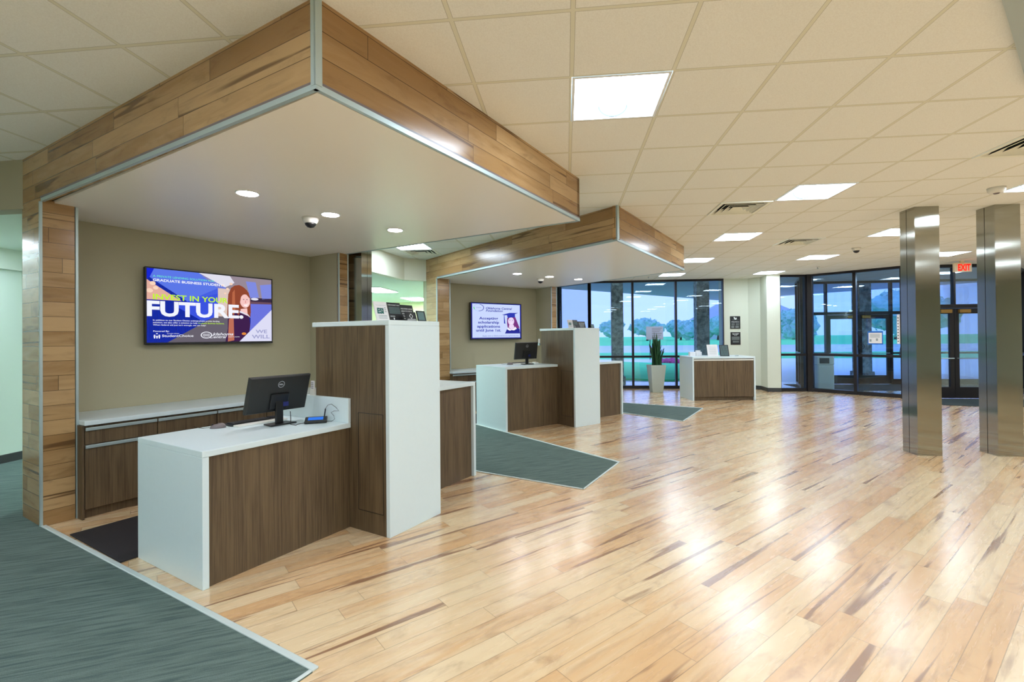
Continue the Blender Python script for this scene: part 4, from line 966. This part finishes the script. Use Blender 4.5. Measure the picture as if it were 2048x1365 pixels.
t = thing('wall_outlet', 'white electrical outlet low on the angled far wall', 'outlet', Fw, .08, -.005, .36)
B(.04, .12, -.008, -.001, .36, .48).build('plate', M['whitep'], t, Fw, bev=.002); B(.06, .10, -.011, -.008, .38, .41).box(.06, .10, -.011, -.008, .43, .46).build('sockets', M['paper'], t, Fw)

# exit sign, rugs, trash bin, taped notices
t = thing('exit_sign', 'lit EXIT sign with red letters hanging from the ceiling before the entrance', 'exit sign', WF, 8.81, 11.6, 2.9)
B(8.61, 8.96, 11.6, 11.66, 2.90, 3.10).build('housing', M['exitbox'], t, bev=.004)
B(8.74, 8.82, 11.61, 11.65, 3.10, CE).build('mount', M['exitbox'], t)
m = MB(); c = Canvas(m, (8.66, 11.599, 3.09), (1, 0, 0), (0, 0, -1), .28, .18, .001); c.text('EXIT', .06, .98, .9, .8, 0, 1, .03); m.build('letters', M['red'], t)
m = MB(); m.prism([(7.95, 12.1), (7.9, 11.3), (8.05, 11.05), (8.4, 10.95), (9.6, 10.95), (10.2, 11.1), (10.4, 11.4), (10.3, 12.1)], .0, .012)
setp(m.build('entry_rug', M['rug'], None, WF, bev=.004), 'dark entry mat on the floor inside the entrance doors', 'rug')
t = thing('trash_bin', 'pale tall trash bin with a swing opening behind the entrance glass', 'trash bin', WF, 7.25, 14.4, .008)
FT = Frame((7.2, 14.3), 12)
m = MB(); m.prism([(-.17, -.2), (.17, -.2), (.2, -.17), (.2, .17), (.17, .2), (-.17, .2), (-.2, .17), (-.2, -.17)], .008, .68); m.build('body', M['bin'], t, FT, bev=.01)
m = MB(); m.prism([(-.175, -.205), (.175, -.205), (.205, -.175), (.205, .175), (.175, .205), (-.175, .205), (-.205, .175), (-.205, -.175)], .685, .92); m.build('hood', M['bin'], t, FT, bev=.02)
B(-.16, .08, -.212, -.2, .72, .87).build('flap', M['dblack'], t, FT, bev=.01)
FD = Frame((6.56, 13.62), math.degrees(math.atan2(1.35, 1.39)))
t = thing('taped_notice', 'white paper notice held by blue tape on the entrance glass', 'notice', FD, 1.38, -.02, 1.28)
B(1.25, 1.56, -.012, -.007, 1.27, 1.60).build('tape', M['bluetape'], t, FD)
m = B(1.27, 1.54, -.018, -.013, 1.30, 1.56)
for k in range(4): m.box(1.3, 1.5, -.0195, -.018, 1.52-.025*k, 1.53-.025*k, mi=1)
m.box(1.29, 1.33, -.0195, -.018, 1.34, 1.40, mi=1).box(1.42, 1.46, -.0195, -.018, 1.36, 1.42, mi=1); m.build('paper', [M['paper'], M['inkt']], t, FD)
t = thing('hours_notice', 'narrow white printed strip on the entrance glass beside the left steel column', 'notice', FD, 1.88, -.02, 1.29)
m = B(1.84, 1.90, -.042, -.036, 1.29, 1.99)
for k in range(9): m.box(1.85, 1.875, -.0435, -.042, 1.34+.07*k, 1.36+.07*k, mi=1)
m.build('strip', [M['paper'], M['ink']], t, FD)
t = thing('glass_decal', 'thin dark emblem rings printed on the entrance glass', 'decal', FD, 1.1, -.02, 1.2)
m = MB(); c = Canvas(m, (1.02, -.008, 1.62), (1, 0, 0), (0, 0, -1), .16, .16, .001); c.ring(.4, .4, .3, .3, .06, 0, 1); c.ring(.6, .6, .3, .3, .06, 0, 1); m.build('emblem', M['ink'], t, FD)
m = MB(); c = Canvas(m, (1.03, -.008, 1.30), (1, 0, 0), (0, 0, -1), .16, .16, .001); c.ring(.5, .5, .48, .48, .08, 0, 1); c.rect(.3, .45, .7, .55, 0, 1); m.build('disc_emblem', M['ink'], t, FD)
t = thing('window_notice', 'pale notice sheet taped to the far window above the plant', 'notice', WF, 2.6, 14.12, 1.45)
m = B(2.30, 2.78, 14.185, 14.19, 1.42, 1.80)
for k in range(6): m.box(2.46, 2.74-.03*(k % 3), 14.1835, 14.185, 1.74-.05*k, 1.755-.05*k, mi=1)
m.build('sheet', [mat('sheer_paper', (170, 180, 206), .7), M['grey']], t)
